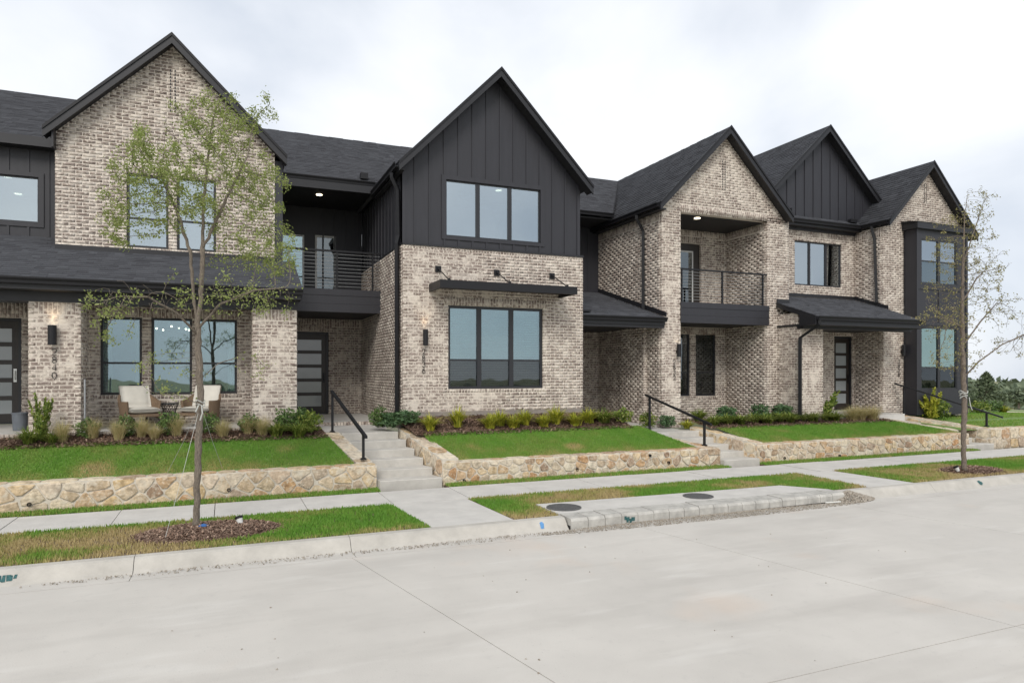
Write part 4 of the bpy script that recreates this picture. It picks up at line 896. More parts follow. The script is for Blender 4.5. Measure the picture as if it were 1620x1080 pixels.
# --- stone faces
def clip_half(poly, p, n):
    """keep the side of polygon where (x-p).n <= 0"""
    o = []
    for i in range(len(poly)):
        a, b = poly[i], poly[(i+1) % len(poly)]; da = (a[0]-p[0])*n[0]+(a[1]-p[1])*n[1]; db = (b[0]-p[0])*n[0]+(b[1]-p[1])*n[1]
        if da <= 0: o.append(a)
        if (da < 0 < db) or (db < 0 < da): t = da/(da-db); o.append((a[0]+(b[0]-a[0])*t, a[1]+(b[1]-a[1])*t))
    return o
def stone_face(parent, O, e1, e2, nrm, L, hfun, rows, wr, gap=.03, bulge=.018, name='stone', wild=.33, rnd=(.14, .30)):
    """irregular rubble: cells round scattered centres, shrunk to leave wide mortar joints"""
    O, e1, e2, nrm = Vector(O), Vector(e1).normalized(), Vector(e2).normalized(), Vector(nrm).normalized(); jit = lambda q: random.uniform(-q, q)
    seeds = []; z0 = 0; hs = [random.uniform(.75, 1.25) for _ in range(rows)]; t = sum(hs); hs = [h/t for h in hs]
    for r in range(rows):
        s = random.uniform(-.5, .0)*wr[0]
        while s < L:
            wd = random.uniform(*wr)*random.choice((.7, 1, 1, 1.25)); c = s+wd/2
            if -.02 < c < L+.02: seeds.append((c+jit(wild*.3)*wd, (z0+hs[r]*(.5+jit(wild if rows > 1 else .05)))*hfun(min(max(c, 0), L))))
            s += wd
        z0 += hs[r]
    for i, (sx, sy) in enumerate(seeds):
        poly = [(0, 0), (L, 0), (L, hfun(L)), (0, hfun(0))]
        for j, (tx, ty) in enumerate(seeds):
            if i == j or abs(tx-sx) > 2.2*wr[1]: continue
            poly = clip_half(poly, ((sx+tx)/2, (sy+ty)/2), (tx-sx, ty-sy))
            if len(poly) < 3: break
        if len(poly) < 3: continue
        cx, cy = sum(p[0] for p in poly)/len(poly), sum(p[1] for p in poly)/len(poly); g2 = gap*random.uniform(.35, .75)
        q = []                                   # drop tiny edges, shrink, round the corners
        for k, p in enumerate(poly):
            if math.hypot(p[0]-poly[k-1][0], p[1]-poly[k-1][1]) > .012: q.append(p)
        if len(q) < 3: continue
        ring = []
        for k in range(len(q)):
            p, pn, pp = q[k], q[(k+1) % len(q)], q[k-1]
            for w_, f in ((pp, random.uniform(*rnd)), (pn, random.uniform(*rnd))):
                x, y = p[0]+(w_[0]-p[0])*f, p[1]+(w_[1]-p[1])*f; dx, dy = cx-x, cy-y; l = math.hypot(dx, dy) or 1; g3 = min(g2, l*.4); ring.append((x+dx/l*g3+jit(.006), y+dy/l*g3+jit(.006)))
        if max(p[0] for p in ring)-min(p[0] for p in ring) < .04: continue
        bl = random.uniform(.2, 1)*bulge; tx, ty = jit(.05), jit(.05); m_ = len(ring)
        vs = [O+e1*x+e2*y-nrm*.02 for x, y in ring]
        for sc, d in ((.985, .5), (.86, 1.0)):
            vs += [O+e1*(cx+(x-cx)*sc)+e2*(cy+(y-cy)*sc)+nrm*(bl*d+.003+jit(.003)+tx*(x-cx)*.2+ty*(y-cy)*.2) for x, y in ring]
        vs.append(O+e1*(cx+jit(.02))+e2*(cy+jit(.01))+nrm*(bl*1.05+.003))
        fs = [(k*m_+i2, k*m_+(i2+1) % m_, (k+1)*m_+(i2+1) % m_, (k+1)*m_+i2) for k in (0, 1) for i2 in range(m_)]+[(2*m_+i2, 2*m_+(i2+1) % m_, 3*m_) for i2 in range(m_)]
        mb = MB(); mb.add(vs, fs); part(name, mb, 'stone', parent)
YWF = 13.56
def wall_run(label, xa_, xb_, zt, rows, wr, pipes, endl=False, endr=False):
    wild = .2 if rows == 2 else .33; t = thing('retaining_wall', label, 'stone wall', ((xa_+xb_)/2, YWF, 0), 'low stone retaining walls')
    mb = MB(); mb.box(xa_+.004, xb_-.004, YWF+.010, YWF+.36, -.15, zt-.012); part('core', mb, 'stonemortar', t)
    stone_face(t, (xa_, YWF, -.06), (1, 0, 0), (0, 0, 1), (0, -1, 0), xb_-xa_, lambda s: zt+.045, rows, wr, wild=wild, gap=.026 if rows == 2 else .03, rnd=(.07, .17) if rows == 2 else (.10, .24))
    stone_face(t, (xa_, YWF-.004, zt-.012), (1, 0, 0), (0, 1, 0), (0, 0, 1), xb_-xa_, lambda s: .37, 1, (.3, .6), name='coping_stone', bulge=.014)
    if endl: stone_face(t, (xa_+.01, YWF+.0, -.06), (0, 1, 0), (0, 0, 1), (-1, 0, 0), .36, lambda s: zt+.03, rows, (.15, .25))
    if endr: stone_face(t, (xb_-.01, YWF+.0, -.06), (0, 1, 0), (0, 0, 1), (1, 0, 0), .36, lambda s: zt+.03, rows, (.15, .25))
    for u, v in pipes:
        p = atY(u, v, YWF); mb = MB(); c = Vector((p[0], YWF-.035, p[2])); n_ = 14; R1, R2 = .032, .024; vs = []; fs = []
        for rr, yy in ((R1, .05), (R1, -.01), (R2, -.01), (R2, .04)):
            vs += [c+Vector((rr*math.cos(2*math.pi*k/n_), yy, rr*math.sin(2*math.pi*k/n_))) for k in range(n_)]
        fs = [(a*n_+k, a*n_+(k+1) % n_, (a+1)*n_+(k+1) % n_, (a+1)*n_+k) for a in range(3) for k in range(n_)]+[tuple(3*n_+k for k in range(n_))]
        mb.add(vs, fs); part('drain_pipe', mb, mat('pipe_black', (.02, .02, .02), .6) if 'pipe' not in M else M['pipe'], t)
    return t
M['pipe'] = mat('pipe_black', (.012, .012, .012), .6)
wall_run('low tan stone wall of large square stones under the left lawn', -9.5, 2.80, .48, 3, (.20, .52), ((46.5, 797), (362, 774), (611, 767)), endr=True)
wall_run('long low rubble stone wall under the middle lawn between two flights of steps', 4.16, 11.36, .45, 3, (.16, .38), ((734, 760), (912, 742), (1027.5, 720), (1057, 731)), endl=True, endr=True)
wall_run('low orange and tan rubble wall under the right lawn', 12.52, 20.75, .48, 3, (.16, .38), ((1240, 724), (1327, 720)), endl=True, endr=True)
wall_run('short tan stone wall right of the farthest steps at the photo edge', 21.75, 30, .58, 2, (.25, .5), (), endl=True)
def wing(label, P0, P1, z0, z1, thick, inner, rows=2):
    """sloping wall beside steps from P0 (front) to P1 (back); thick > 0 grows to the right; inner face gets stones"""
    P0, P1 = Vector((*P0, 0)), Vector((*P1, 0)); d = (P1-P0); L = d.length; d.normalize(); ac = Vector((d.y, -d.x, 0))*(1 if thick > 0 else -1); th = abs(thick)
    t = thing('step_wall', label, 'stone wall', tuple(P0), 'sloping stone walls beside the steps')
    b = Vector((0, 0, -.15)); mb = MB(); i_ = ac*.003
    mb.hexa([P0+b+i_, P1+b+i_, P1+b+ac*(th-.012), P0+b+ac*(th-.012), P0+i_+Vector((0, 0, z0-.014)), P1+i_+Vector((0, 0, z1-.014)), P1+ac*(th-.012)+Vector((0, 0, z1-.014)), P0+ac*(th-.012)+Vector((0, 0, z0-.014))]); part('core', mb, 'stonemortar', t)
    sl = Vector((P1.x-P0.x, P1.y-P0.y, z1-z0)); nr = sl.normalized().cross(ac); nr = nr if nr.z > 0 else -nr
    stone_face(t, P0+Vector((0, 0, z0-.014)), sl, ac, nr, sl.length, lambda s: th, 1, (.28, .55), name='coping_stone', bulge=.016)
    if inner: stone_face(t, P0-Vector((0, 0, .06)), d, (0, 0, 1), -ac, L, lambda s: (z0+(z1-z0)*s/L)+.03, rows, (.18, .42))
    stone_face(t, P0-Vector((0, 0, .06)), ac, (0, 0, 1), (-d.x, -d.y, 0), th, lambda s: z0+.03, rows, (.2, .4))
    return t
def flight(label, x0, x1, y0, tread, riser, n, sh=-.2):
    t = thing('steps', label, 'steps', ((x0+x1)/2, y0, 0), 'concrete steps up to the houses')
    for k in range(n):
        ya, yb = y0+k*tread, y0+(k+1)*tread+.04; yb = yb if k < n-1 else y0+n*tread+.1
        xa_, xb_ = (x0+sh*(ya-y0), x0+sh*(yb-y0)), (x1+sh*(ya-y0), x1+sh*(yb-y0)); zt = (k+1)*riser
        mb = MB(); e = .012
        mb.add([(xa_[0], ya, -.1), (xb_[0], ya, -.1), (xb_[1], yb, -.1), (xa_[1], yb, -.1), (xa_[0], ya, zt-e), (xb_[0], ya, zt-e), (xb_[0], ya+e, zt), (xa_[0], ya+e, zt), (xb_[1], yb, zt), (xa_[1], yb, zt)],
               [(0, 1, 5, 4), (4, 5, 6, 7), (7, 6, 8, 9), (1, 2, 8, 6, 5), (3, 0, 4, 7, 9), (2, 3, 9, 8), (3, 2, 1, 0)]); part('step', mb, 'step', t)
    return t
flight('nearest flight of six concrete steps beside the middle lawn', 2.84, 4.12, 13.46, .42, .158, 6)
wing('sloping stone wall with handrail left of the nearest steps', (2.79, 13.95), (2.38, 15.75), .50, .98, -.36, False)
wing('sloping stone wall right of the nearest steps', (4.16, 13.58), (3.74, 15.75), .52, 1.03, .40, True)
flight('second flight of concrete steps between the middle and right walls', 11.38, 12.5, 13.44, .46, .14, 5)
wing('sloping stone wall with handrail left of the second steps', (11.34, 13.95), (10.5, 15.25), .46, .71, -.36, False)
wing('sloping stone wall right of the second steps', (12.5, 13.6), (12.0, 15.6), .52, .80, .34, True)
flight('farthest flight of concrete steps by the right end house', 20.45, 21.72, 13.44, .5, .14, 4, -.5)
wing('low stone kerb wall between the right lawn and the farthest steps', (20.80, 13.92), (19.30, 15.3), .545, .86, .36, False)
wing('sloping stone wall with long handrail right of the farthest steps', (21.75, 13.6), (20.95, 16.1), .58, .88, .36, True)

# --- front yards
def sheet(name, xl, xr, y0, y1, zf, m, nx=40, ny=10, kind='structure'):
    V = []; 
    for j in range(ny+1):
        y = y0+(y1-y0)*j/ny
        for i in range(nx+1): x = xl(y)+(xr(y)-xl(y))*i/nx; V.append((x, y, zf(x, y)))
    Fc = [(j*(nx+1)+i, j*(nx+1)+i+1, (j+1)*(nx+1)+i+1, (j+1)*(nx+1)+i) for j in range(ny) for i in range(nx)]
    return obj(name, npmesh(name, np.array(V), np.array(Fc), m, smooth=True), None, kind)
def ramp(pts): return lambda x, y: float(np.interp(y, [p[0] for p in pts], [p[1] for p in pts]))
zyl = ramp([(13.8, .44), (14.0, .52), (15.05, .95), (15.7, 1.12), (16.5, 1.14)])
zym = ramp([(13.8, .41), (14.0, .47), (15.05, .91), (16.05, 1.24), (17, 1.25)])
zyr = ramp([(13.8, .44), (14.0, .50), (15.1, .78), (16.0, .90), (18, .95)])
yards = [
 ('left', lambda y: -5.2+1.2*(min(y, 15)-13.8), lambda y: 2.44-.32*(y-13.8), zyl, 15.05, 15.6, 'mown green lawn above the left stone wall'),
 ('mid', lambda y: 4.40-.2*(y-13.8), lambda y: 10.98-.8*(y-13.8), zym, 15.05, 16.01, 'mown green lawn above the middle stone wall'),
 ('right', lambda y: 12.82-.25*(y-13.8), lambda y: 20.85-1.15*(y-13.9), zyr, 15.1, 16.42, 'mown green lawn above the right stone wall')]
for nm, xl, xr, zf, yb, ye_, lb in yards:
    sheet('lawn', xl, xr, 13.80, yb, zf, 'turf')
    xr2 = {'left': lambda y: 2.05-.2*(y-15), 'mid': lambda y: 9.75-.2*(y-15) if y < 15.5 else 9.65, 'right': lambda y: 19.5-.6*(y-15.08)}[nm]
    xl2 = {'left': lambda y: -3.9, 'mid': lambda y: 4.0-.35*(y-15), 'right': lambda y: 12.3 if nm == 'right' else 0}[nm]
    sheet('mulch_bed', xl2, xr2, yb-.02, ye_, lambda x, y: zf(x, y)+.012+.02*math.sin(x*9)*math.sin(y*11), 'mulch', 60, 8)
    # chips
    n = 5200; y = RNG.uniform(yb-.12, ye_, n); f = RNG.random(n); x = np.array([xl2(b)+(xr2(b)-xl2(b))*a for a, b in zip(f, y)]); z = np.array([zf(a, b) for a, b in zip(x, y)])+.03
    az = RNG.uniform(0, 6.28, n); tl = RNG.normal(0, .35, n); ln = RNG.uniform(.02, .06, n); wd = RNG.uniform(.006, .014, n)
    d1 = np.stack([np.cos(az)*np.cos(tl), np.sin(az)*np.cos(tl), np.sin(tl)], 1)*ln[:, None]; d2 = np.stack([-np.sin(az), np.cos(az), 0*az], 1)*wd[:, None]; P = np.stack([x, y, z], 1)
    V = np.stack([P-d1-d2, P+d1-d2, P+d1+d2, P-d1+d2], 1).reshape(-1, 3)
    o = obj('mulch_chips', npmesh('mulch_chips', V, np.arange(4*n).reshape(-1, 4), 'chips', np.repeat(RNG.random(n), 4)), None, 'stuff'); o['label'] = 'brown shredded mulch in the %s flower bed' % {'left': 'left', 'mid': 'middle', 'right': 'right'}[nm]; o['category'] = 'mulch'
    n = 46000 if nm != 'right' else 40000; y = RNG.uniform(13.9, yb+.02, n); f = RNG.random(n)
    x = np.array([xl(b)+(xr(b)-xl(b))*a for a, b in zip(f, y)]); k = x > -5; x, y = x[k], y[k]
    z = np.array([zf(a, b) for a, b in zip(x, y)])
    dry = vnoise(x, y, .9, 21)*.5+vnoise(x, y, .25, 22)*.5; ed = np.clip((14.35-y)/.45, 0, 1)*.28
    spot = np.zeros(len(x))
    for sx_, sy_, sr in ((1.2, 14.55, .32), (-2.2, 14.15, .5), (5.1, 14.45, .3), (7.6, 14.2, .35), (14.5, 14.6, .3)): spot = np.maximum(spot, np.clip(1-np.hypot(x-sx_, (y-sy_)*1.3)/sr, 0, 1))
    tone = np.clip(1.12-.75*dry-ed-.5*spot+RNG.normal(0, .08, len(x)), 0, 1)
    grass('lawn_grass', lb, np.stack([x, y, z], 1), .034, tone, .008)
# paved landings between steps and porches
def pave(name, poly, m='walk'):
    mb = MB(); mb.prism(poly, (0, 0, -.25)); return struct(name, mb, m)
pave('landing', [(2.36, 15.88, .946), (3.66, 15.88, .946), (3.45, 16.6, .955), (3.55, 17.66, .965), (1.5, 17.66, .965), (1.75, 16.6, .955)])
pave('landing', [(9.4, 15.72, .70), (12.0, 15.72, .70), (11.6, 16.3, .73), (11.3, 16.62, .75), (8.85, 16.62, .75)])
pave('landing', [(9.62, 15.2, .70), (11.0, 15.2, .70), (11.0, 15.716, .70), (9.4, 15.716, .70)])
pave('landing', [(19.0, 15.25, .72), (20.95, 15.25, .66), (20.95, 16.3, .74), (18.9, 16.3, .80)])
pave('landing', [(-9, 13.9, .9), (-5.25, 13.9, .9), (-4.2, 15.0, 1.0), (-3.95, 15.5, 1.04), (-9, 15.5, 1.04)])
# ground right of the row
zfar = lambda x, y: .52+.22*min(1, max(0, (y-13.9)/2.4))-.035*max(0, x-27)-.03*max(0, y-22)
sheet('side_yard', lambda y: 20.95 if y < 16.5 else 24.95, lambda y: 62, 13.88, 60, zfar, 'turf', 40, 30)
mb = MB(); V = [(x, y, zfar(x, y)+.02) for x, y in ((29.5, 17.8), (33.5, 17.2), (60, 22), (60, 33), (38.5, 24.5))]; mb.add(V, [tuple(range(5))]); struct('dirt_track', mb, 'dirt')
n = 16000; y = RNG.uniform(13.95, 17.5, n); x = RNG.uniform(21.9, 31, n); k = (y > 15.6+.0*x) | (y < 15.2); x, y = x[k], y[k]
grass('side_lawn_grass', 'mown grass right of the end house behind the short stone wall', np.stack([x, y, [zfar(a, b) for a, b in zip(x, y)]], 1), .05, np.clip(.6+.3*(vnoise(x, y, 1, 5)-.5)+RNG.normal(0, .12, len(x)), 0, 1), .014)

# --- handrails
def handrail(label, pb_, pt_, low, high, ext=(.12, .12)):
    """posts at pb_ (front) and pt_ (back) with base points; rail from low to high height above the bases"""
    t = thing('handrail', label, 'handrail', pb_, 'black steel handrails at the steps')
    for p, h in ((pb_, low), (pt_, high)):
        mb = MB(); mb.box(p[0]-.025, p[0]+.025, p[1]-.025, p[1]+.025, p[2]+.012, p[2]+h); post = part('post', mb, 'metal', t)
        mb = MB(); mb.box(p[0]-.06, p[0]+.06, p[1]-.06, p[1]+.06, p[2], p[2]+.014); mb.prism([(p[0]-.045, p[1]-.045, p[2]+.014), (p[0]+.045, p[1]-.045, p[2]+.014), (p[0]+.045, p[1]+.045, p[2]+.014), (p[0]-.045, p[1]+.045, p[2]+.014)], (0, 0, .02)); part('base_plate', mb, 'metal', post)
    a = Vector(pb_)+Vector((0, 0, low)); b = Vector(pt_)+Vector((0, 0, high)); d = (b-a).normalized(); a = a-d*ext[0]; b = b+d*ext[1]
    sd = d.cross(Vector((0, 0, 1))).normalized(); mb = MB(); mb.beam(a-sd*.032, b-sd*.032, sd*.064, Vector((0, 0, .052))); part('top_rail', mb, 'metal', t)
handrail('black handrail on the wall left of the nearest steps', (2.60, 13.95, .545), (2.24, 15.75, .965), .50, .88, (.16, .05))
handrail('black handrail left of the second steps', (11.14, 13.9, .47), (10.73, 15.7, .70), .58, .92, (.22, .16))
handrail('long black handrail on the wall beside the farthest steps', (22.1, 13.9, .61), (21.2, 16.05, .88), .42, .93, (.45, .3))
# ================================================================== trees and plants
M.update(
 bark=mat('bark', (.19, .158, .125), .95, .5, 30, .8, 60, stretch=(2.5, 2.5, .6)),
 bark2=mat('grey_bark', (.185, .15, .12), .95, .5, 30, .8, 60, stretch=(2.5, 2.5, .6)),
 leaf=tone_mat('leaf', [(.19, .25, .06), (.27, .33, .09), (.34, .385, .13), (.23, .285, .085), (.42, .43, .19)], .55, 'attr', None, None, 0, 60, .35),
 leaf_dry=tone_mat('sparse_leaf', [(.21, .215, .07), (.30, .28, .11), (.36, .32, .15), (.26, .215, .11)], .55, 'attr', None, None, 0, 60, .35),
 holly=tone_mat('dark_leaf', [(.045, .09, .025), (.085, .15, .042), (.135, .215, .062), (.19, .27, .085)], .4, 'attr', None, None, 0, 60, .15),
 lime=tone_mat('lime_leaf', [(.20, .25, .03), (.36, .39, .04), (.50, .50, .06), (.60, .56, .09)], .45, 'attr', None, None, 0, 60, .25),
 strap=tone_mat('strap_leaf', [(.08, .14, .025), (.15, .22, .04), (.24, .30, .06), (.32, .34, .09)], .45, 'attr', None, None, 0, 60, .25),
 bluegreen=tone_mat('grey_green_leaf', [(.06, .12, .05), (.095, .17, .075), (.14, .22, .10)], .5, 'attr', None, None, 0, 60, .2),
 feather=tone_mat('feather_grass', [(.42, .38, .17), (.60, .51, .27), (.72, .62, .38), (.46, .44, .18)], .6, 'attr', None, None, 0, 60, .35),
 juniper=tone_mat('hazed_juniper_leaf', [(.09, .12, .07), (.125, .155, .09), (.16, .19, .115)], .7, 'attr', None, None, 0, 60, .1),  # leaf tones paled to put some distance haze into the colour
 woods=tone_mat('hazed_wood_leaf', [(.11, .145, .095), (.145, .18, .115), (.18, .215, .135)], .8, 'attr'),  # haze over the far trees is mixed into these lightened greens
 tie=mat('white_strap', (.48, .49, .46), .7),
)
def quads(C, L, Wd, rng, up=0.0):
    """leaf quads (rhombi) with random orientation at centres C"""
    n = len(C); a = rng.normal(size=(n, 3)); a[:, 2] += up; a /= np.linalg.norm(a, axis=1)[:, None]
    b = rng.normal(size=(n, 3)); b -= a*(a*b).sum(1)[:, None]; b /= np.linalg.norm(b, axis=1)[:, None]
    a = a*(L*rng.uniform(.6, 1.3, n))[:, None]; b = b*(Wd*rng.uniform(.6, 1.3, n))[:, None]
    return np.stack([C-a, C-b+a*.1, C+a, C+b+a*.1], 1).reshape(-1, 3), np.arange(4*n).reshape(-1, 4)
def grow(stem, clouds, step=.085, infl=.75, kill=.17, seed=1, maxit=130, natt=1000, bend=.0):
    """space colonisation: stem = list of polylines (point lists), clouds = [(centre, radii, weight)]"""
    rg = np.random.default_rng(seed); A = []; tot = sum(c[2] for c in clouds)
    for c, r, w_ in clouds:
        m = int(natt*w_/tot); d = rg.normal(size=(m, 3)); d /= np.linalg.norm(d, axis=1)[:, None]; A.append(np.array(c)+d*np.array(r)*(rg.random(m)**.42)[:, None])
    A = np.concatenate(A); P = []; par = []
    for li, (start, pts) in enumerate(stem):
        pr = -1 if start is None else int(np.argmin(np.linalg.norm(np.array(P)-np.array(start), axis=1)))
        last = np.array(pts[0] if pr < 0 else P[pr]); 
        if pr < 0: P.append(last); par.append(-1); pr = 0; pts = pts[1:]
        for q in pts:
            q = np.array(q, float); m = max(1, int(np.linalg.norm(q-last)/step))
            for k in range(1, m+1): P.append(last+(q-last)*k/m); par.append(pr); pr = len(P)-1
            last = q
    nd = np.full(len(A), 1e9); ni = np.zeros(len(A), int); alive = np.ones(len(A), bool); seen = 0
    for it in range(maxit):
        new = np.array(P[seen:])
        if len(new):
            D = np.linalg.norm(A[:, None]-new[None], axis=2); j = D.argmin(1); dm = D[np.arange(len(A)), j]; b = dm < nd; nd[b] = dm[b]; ni[b] = j[b]+seen
        seen = len(P); alive &= nd > kill
        act = alive & (nd < infl*(1 if it > 3 else 3))
        if not act.any(): break
        acc = {}
        for i in np.where(act)[0]:
            d = A[i]-P[ni[i]]; d /= np.linalg.norm(d)+1e-9; acc.setdefault(ni[i], []).append(d)
        for i, ds in acc.items():
            v = np.sum(ds, 0)+rg.normal(size=3)*.25; v /= np.linalg.norm(v)+1e-9
            if par[i] >= 0: o = P[i]-P[par[i]]; o /= np.linalg.norm(o)+1e-9; v = v+o*.35; v /= np.linalg.norm(v)
            P.append(P[i]+v*step); par.append(i)
    P = np.array(P); n = len(P); ch = [[] for _ in range(n)]
    for i, p in enumerate(par):
        if p >= 0: ch[p].append(i)
    return P, par, ch
def tree_mesh(P, par, ch, rbase, tip=.0028, ex=1.95):
    n = len(P); r = np.zeros(n)
    for i in range(n-1, -1, -1): r[i] = tip if not ch[i] else sum(r[c]**ex for c in ch[i])**(1/ex)
    r = tip+(r-tip)*(rbase-tip)/(r[0]-tip)
    rg = np.random.default_rng(5); r = r*rg.uniform(.93, 1.09, n); P = P+rg.normal(size=P.shape)*np.where(r > .02, .006, .003)[:, None]*(np.arange(n) > 0)[:, None]
    mb = MB()
    for i in range(n):
        # start a strand at the root and at every side child
        kids = sorted(ch[i], key=lambda c: -r[c])
        for j, c in enumerate(kids):
            if i == 0 and j == 0 or j > 0:
                path = [P[i]]; rr = [min(r[i], r[c]*1.25) if j > 0 else r[i]*1.25]; k = c
                while True:
                    path.append(P[k]); rr.append(r[k])
                    if not ch[k]: break
                    k = max(ch[k], key=lambda q: r[q])
                mb.tube(path, rr, 8 if rr[1] > .02 else (5 if rr[1] > .006 else 3), cap=True)
    return mb, r
def make_tree(label, base, stem, clouds, rbase, nleaf, lsize, lm, bm, seed, natt, per, group='young street trees tied in mulch rings', kill=.17, lw=.5, low=0):
    t = thing('street_tree', label, 'tree', base, group)
    P, par, ch = grow(stem, clouds, seed=seed, natt=natt, kill=kill)
    mb, r = tree_mesh(P, par, ch, rbase); part('trunk', mb, bm, t, smooth=True)
    rg = np.random.default_rng(seed+5); thin = np.where((r < .0075) & (P[:, 2] > base[2]+1.6))[0]
    w_ = np.array([3.0 if not ch[i] else 1.0 for i in thin]); clump = vnoise(P[thin, 0]*1.0+P[thin, 2], P[thin, 1]+P[thin, 2]*.7, .35, seed); w_ = w_*np.clip(clump*2-.35, .03, 2)*np.where(P[thin, 2] < base[2]+low, .38, 1)
    w_ = w_*np.where(rg.random(len(thin)) < .55, 1, .12)
    sel = rg.choice(thin, nleaf, p=w_/w_.sum()); C = P[sel]+rg.normal(size=(nleaf, 3))*per
    V, Fc = quads(C, lsize, lsize*lw, rg, .2); obj('crown', npmesh('crown', V, Fc, lm, np.repeat(rg.random(nleaf), 4)), t)
    return t, P
b1 = (*atZ(310, 834, .04)[:2], .04); YT = b1[1]; T1 = lambda u, v, dy=0: atY(u, v, YT+dy)
S1 = 9.95/1075
def cl(fn, u, v, ru, rv, w_, dy=0, rd=None, s=S1): return (fn(u, v, dy), (ru*s, (rd or (ru+rv)/2)*s, rv*s), w_)
stem = [(None, [b1, T1(312, 760), T1(315, 690), T1(317, 620), T1(314, 560), T1(312, 510)]),
        (T1(312, 510), [T1(306, 470, .03), T1(304, 430, .05), T1(301, 398, .08)]), (T1(312, 510), [T1(318, 470, -.03), T1(319, 430, -.06), T1(320, 395, -.08)]),
        (T1(301, 398, .08), [T1(282, 340, .2), T1(255, 280, .3)]), (T1(320, 395, -.08), [T1(350, 330, -.2), T1(385, 260, -.3)]), (T1(320, 395, -.08), [T1(322, 320, .1), T1(330, 240, .1)]),
        (T1(313, 535), [T1(280, 495, -.3), T1(235, 470, -.5), T1(190, 468, -.6)]), (T1(313, 520), [T1(350, 480, -.3), T1(400, 460, -.5), T1(450, 455, -.6)]), (T1(315, 640), [T1(290, 628, -.3), T1(258, 622, -.45)]), (T1(314, 600), [T1(345, 575, .2), T1(395, 560, .35)])]
clouds = [cl(T1, 300, 275, 105, 95, .34), cl(T1, 345, 200, 62, 55, .13), cl(T1, 215, 290, 48, 62, .12), cl(T1, 405, 300, 55, 75, .14), cl(T1, 185, 355, 30, 40, .03), cl(T1, 420, 400, 60, 50, .10), cl(T1, 420, 470, 60, 34, .10, -.4), cl(T1, 205, 475, 60, 30, .09, -.5), cl(T1, 330, 470, 90, 40, .05, -.6), cl(T1, 415, 175, 26, 40, .012), cl(T1, 180, 510, 30, 50, .015), cl(T1, 400, 580, 40, 30, .012), cl(T1, 245, 590, 40, 40, .012)]
tree1, P1t = make_tree('leafy young tree with twin stems in front of the left house', b1, stem, clouds, .050, 21000, .0215, 'leaf', 'bark', 3, 2600, .042, kill=.125, low=3.75)
b2 = (*atZ(1526, 745, .04)[:2], .04); YT2 = b2[1]; T2 = lambda u, v, dy=0: atY(u, v, YT2+dy); S2 = (YT2/ray(1526, 500)[1])
stem = [(None, [b2, T2(1524, 700), T2(1526, 640), T2(1523, 560), T2(1522, 480), T2(1524, 400), T2(1526, 340), T2(1532, 300)]),
        (T2(1524, 600), [T2(1548, 572, -.2), T2(1585, 545, -.3), T2(1622, 528, -.4)]), (T2(1522, 520), [T2(1498, 506, -.3), T2(1470, 486, -.4)]), (T2(1523, 545), [T2(1550, 510, .2), T2(1585, 470, .3)]),
        (T2(1522, 480), [T2(1545, 440, .1), T2(1575, 412, .2)]), (T2(1524, 420), [T2(1538, 375, 0), T2(1558, 315, .1)])]
clouds = [cl(T2, 1523, 430, 24, 110, .34, s=S2), cl(T2, 1512, 380, 26, 50, .10, s=S2), cl(T2, 1558, 430, 30, 50, .12, s=S2), cl(T2, 1585, 490, 40, 34, .10, s=S2), cl(T2, 1600, 548, 40, 28, .08, s=S2), cl(T2, 1488, 500, 34, 44, .10, s=S2), cl(T2, 1550, 322, 24, 34, .08, s=S2), cl(T2, 1492, 560, 30, 30, .04, s=S2), cl(T2, 1525, 560, 24, 50, .06, s=S2)]
tree2, _ = make_tree('sparse thin tree standing before the black bay of the end house', b2, stem, clouds, .055, 4800, .024, 'leaf_dry', 'bark2', 8, 1500, .036, kill=.13)
# guy lines of the left tree
kn = Vector(T1(317, 640)); 
for i, (g, lb) in enumerate(((atZ(261, 852, .03), 'pale guy line from left tree to the grass near the kerb'), (atZ(265, 747, .52), 'pale guy line from left tree over the wall, left of trunk'), (atZ(352, 741, .53), 'pale guy line from left tree over the wall, right of trunk'))):
    g = Vector(g); mb = MB(); mid = (kn+g)/2-Vector((0, 0, .03)); d = (g-kn).normalized(); mb.tube([kn+d*.07, mid, g], .0032, 5)
    tag(part('guy_line', mb, 'tie', None), lb, 'guy line', 'guy lines staying the left tree')
mb = MB()
for i in range(2):
    ring = [(kn.x+.062*math.cos(a), kn.y+.062*math.sin(a), kn.z+i*.05+.02*math.sin(a*2)) for a in np.linspace(0, 2*math.pi, 17)]; mb.tube(ring, .007, 5)
mb.tube([kn+Vector((.02, -.1, 0)), kn+Vector((.03, -.12, -.12)), kn+Vector((.0, -.11, -.22))], .010, 5); mb.tube([kn+Vector((-.02, -.1, 0)), kn+Vector((-.06, -.12, -.1))], .010, 5)
tag(part('tree_tie', mb, 'tie'), 'white strap knotted round the trunk of the left tree', 'tree tie')
k2 = Vector(T2(1524, 628)); mb = MB()
for i in range(3):
    ring = [(k2.x+(.062+.012*i)*math.cos(a), k2.y+(.062+.012*i)*math.sin(a), k2.z+i*.06+.03*math.sin(a*2+i)) for a in np.linspace(0, 2*math.pi, 17)]; mb.tube(ring, .011, 5)
mb.tube([k2+Vector((.08, -.08, 0)), k2+Vector((.1, -.1, -.2)), k2+Vector((.16, -.1, -.3))], .010, 5)
tag(part('tree_tie', mb, 'tie'), 'pale rope looped round the trunk of the right tree', 'tree tie')
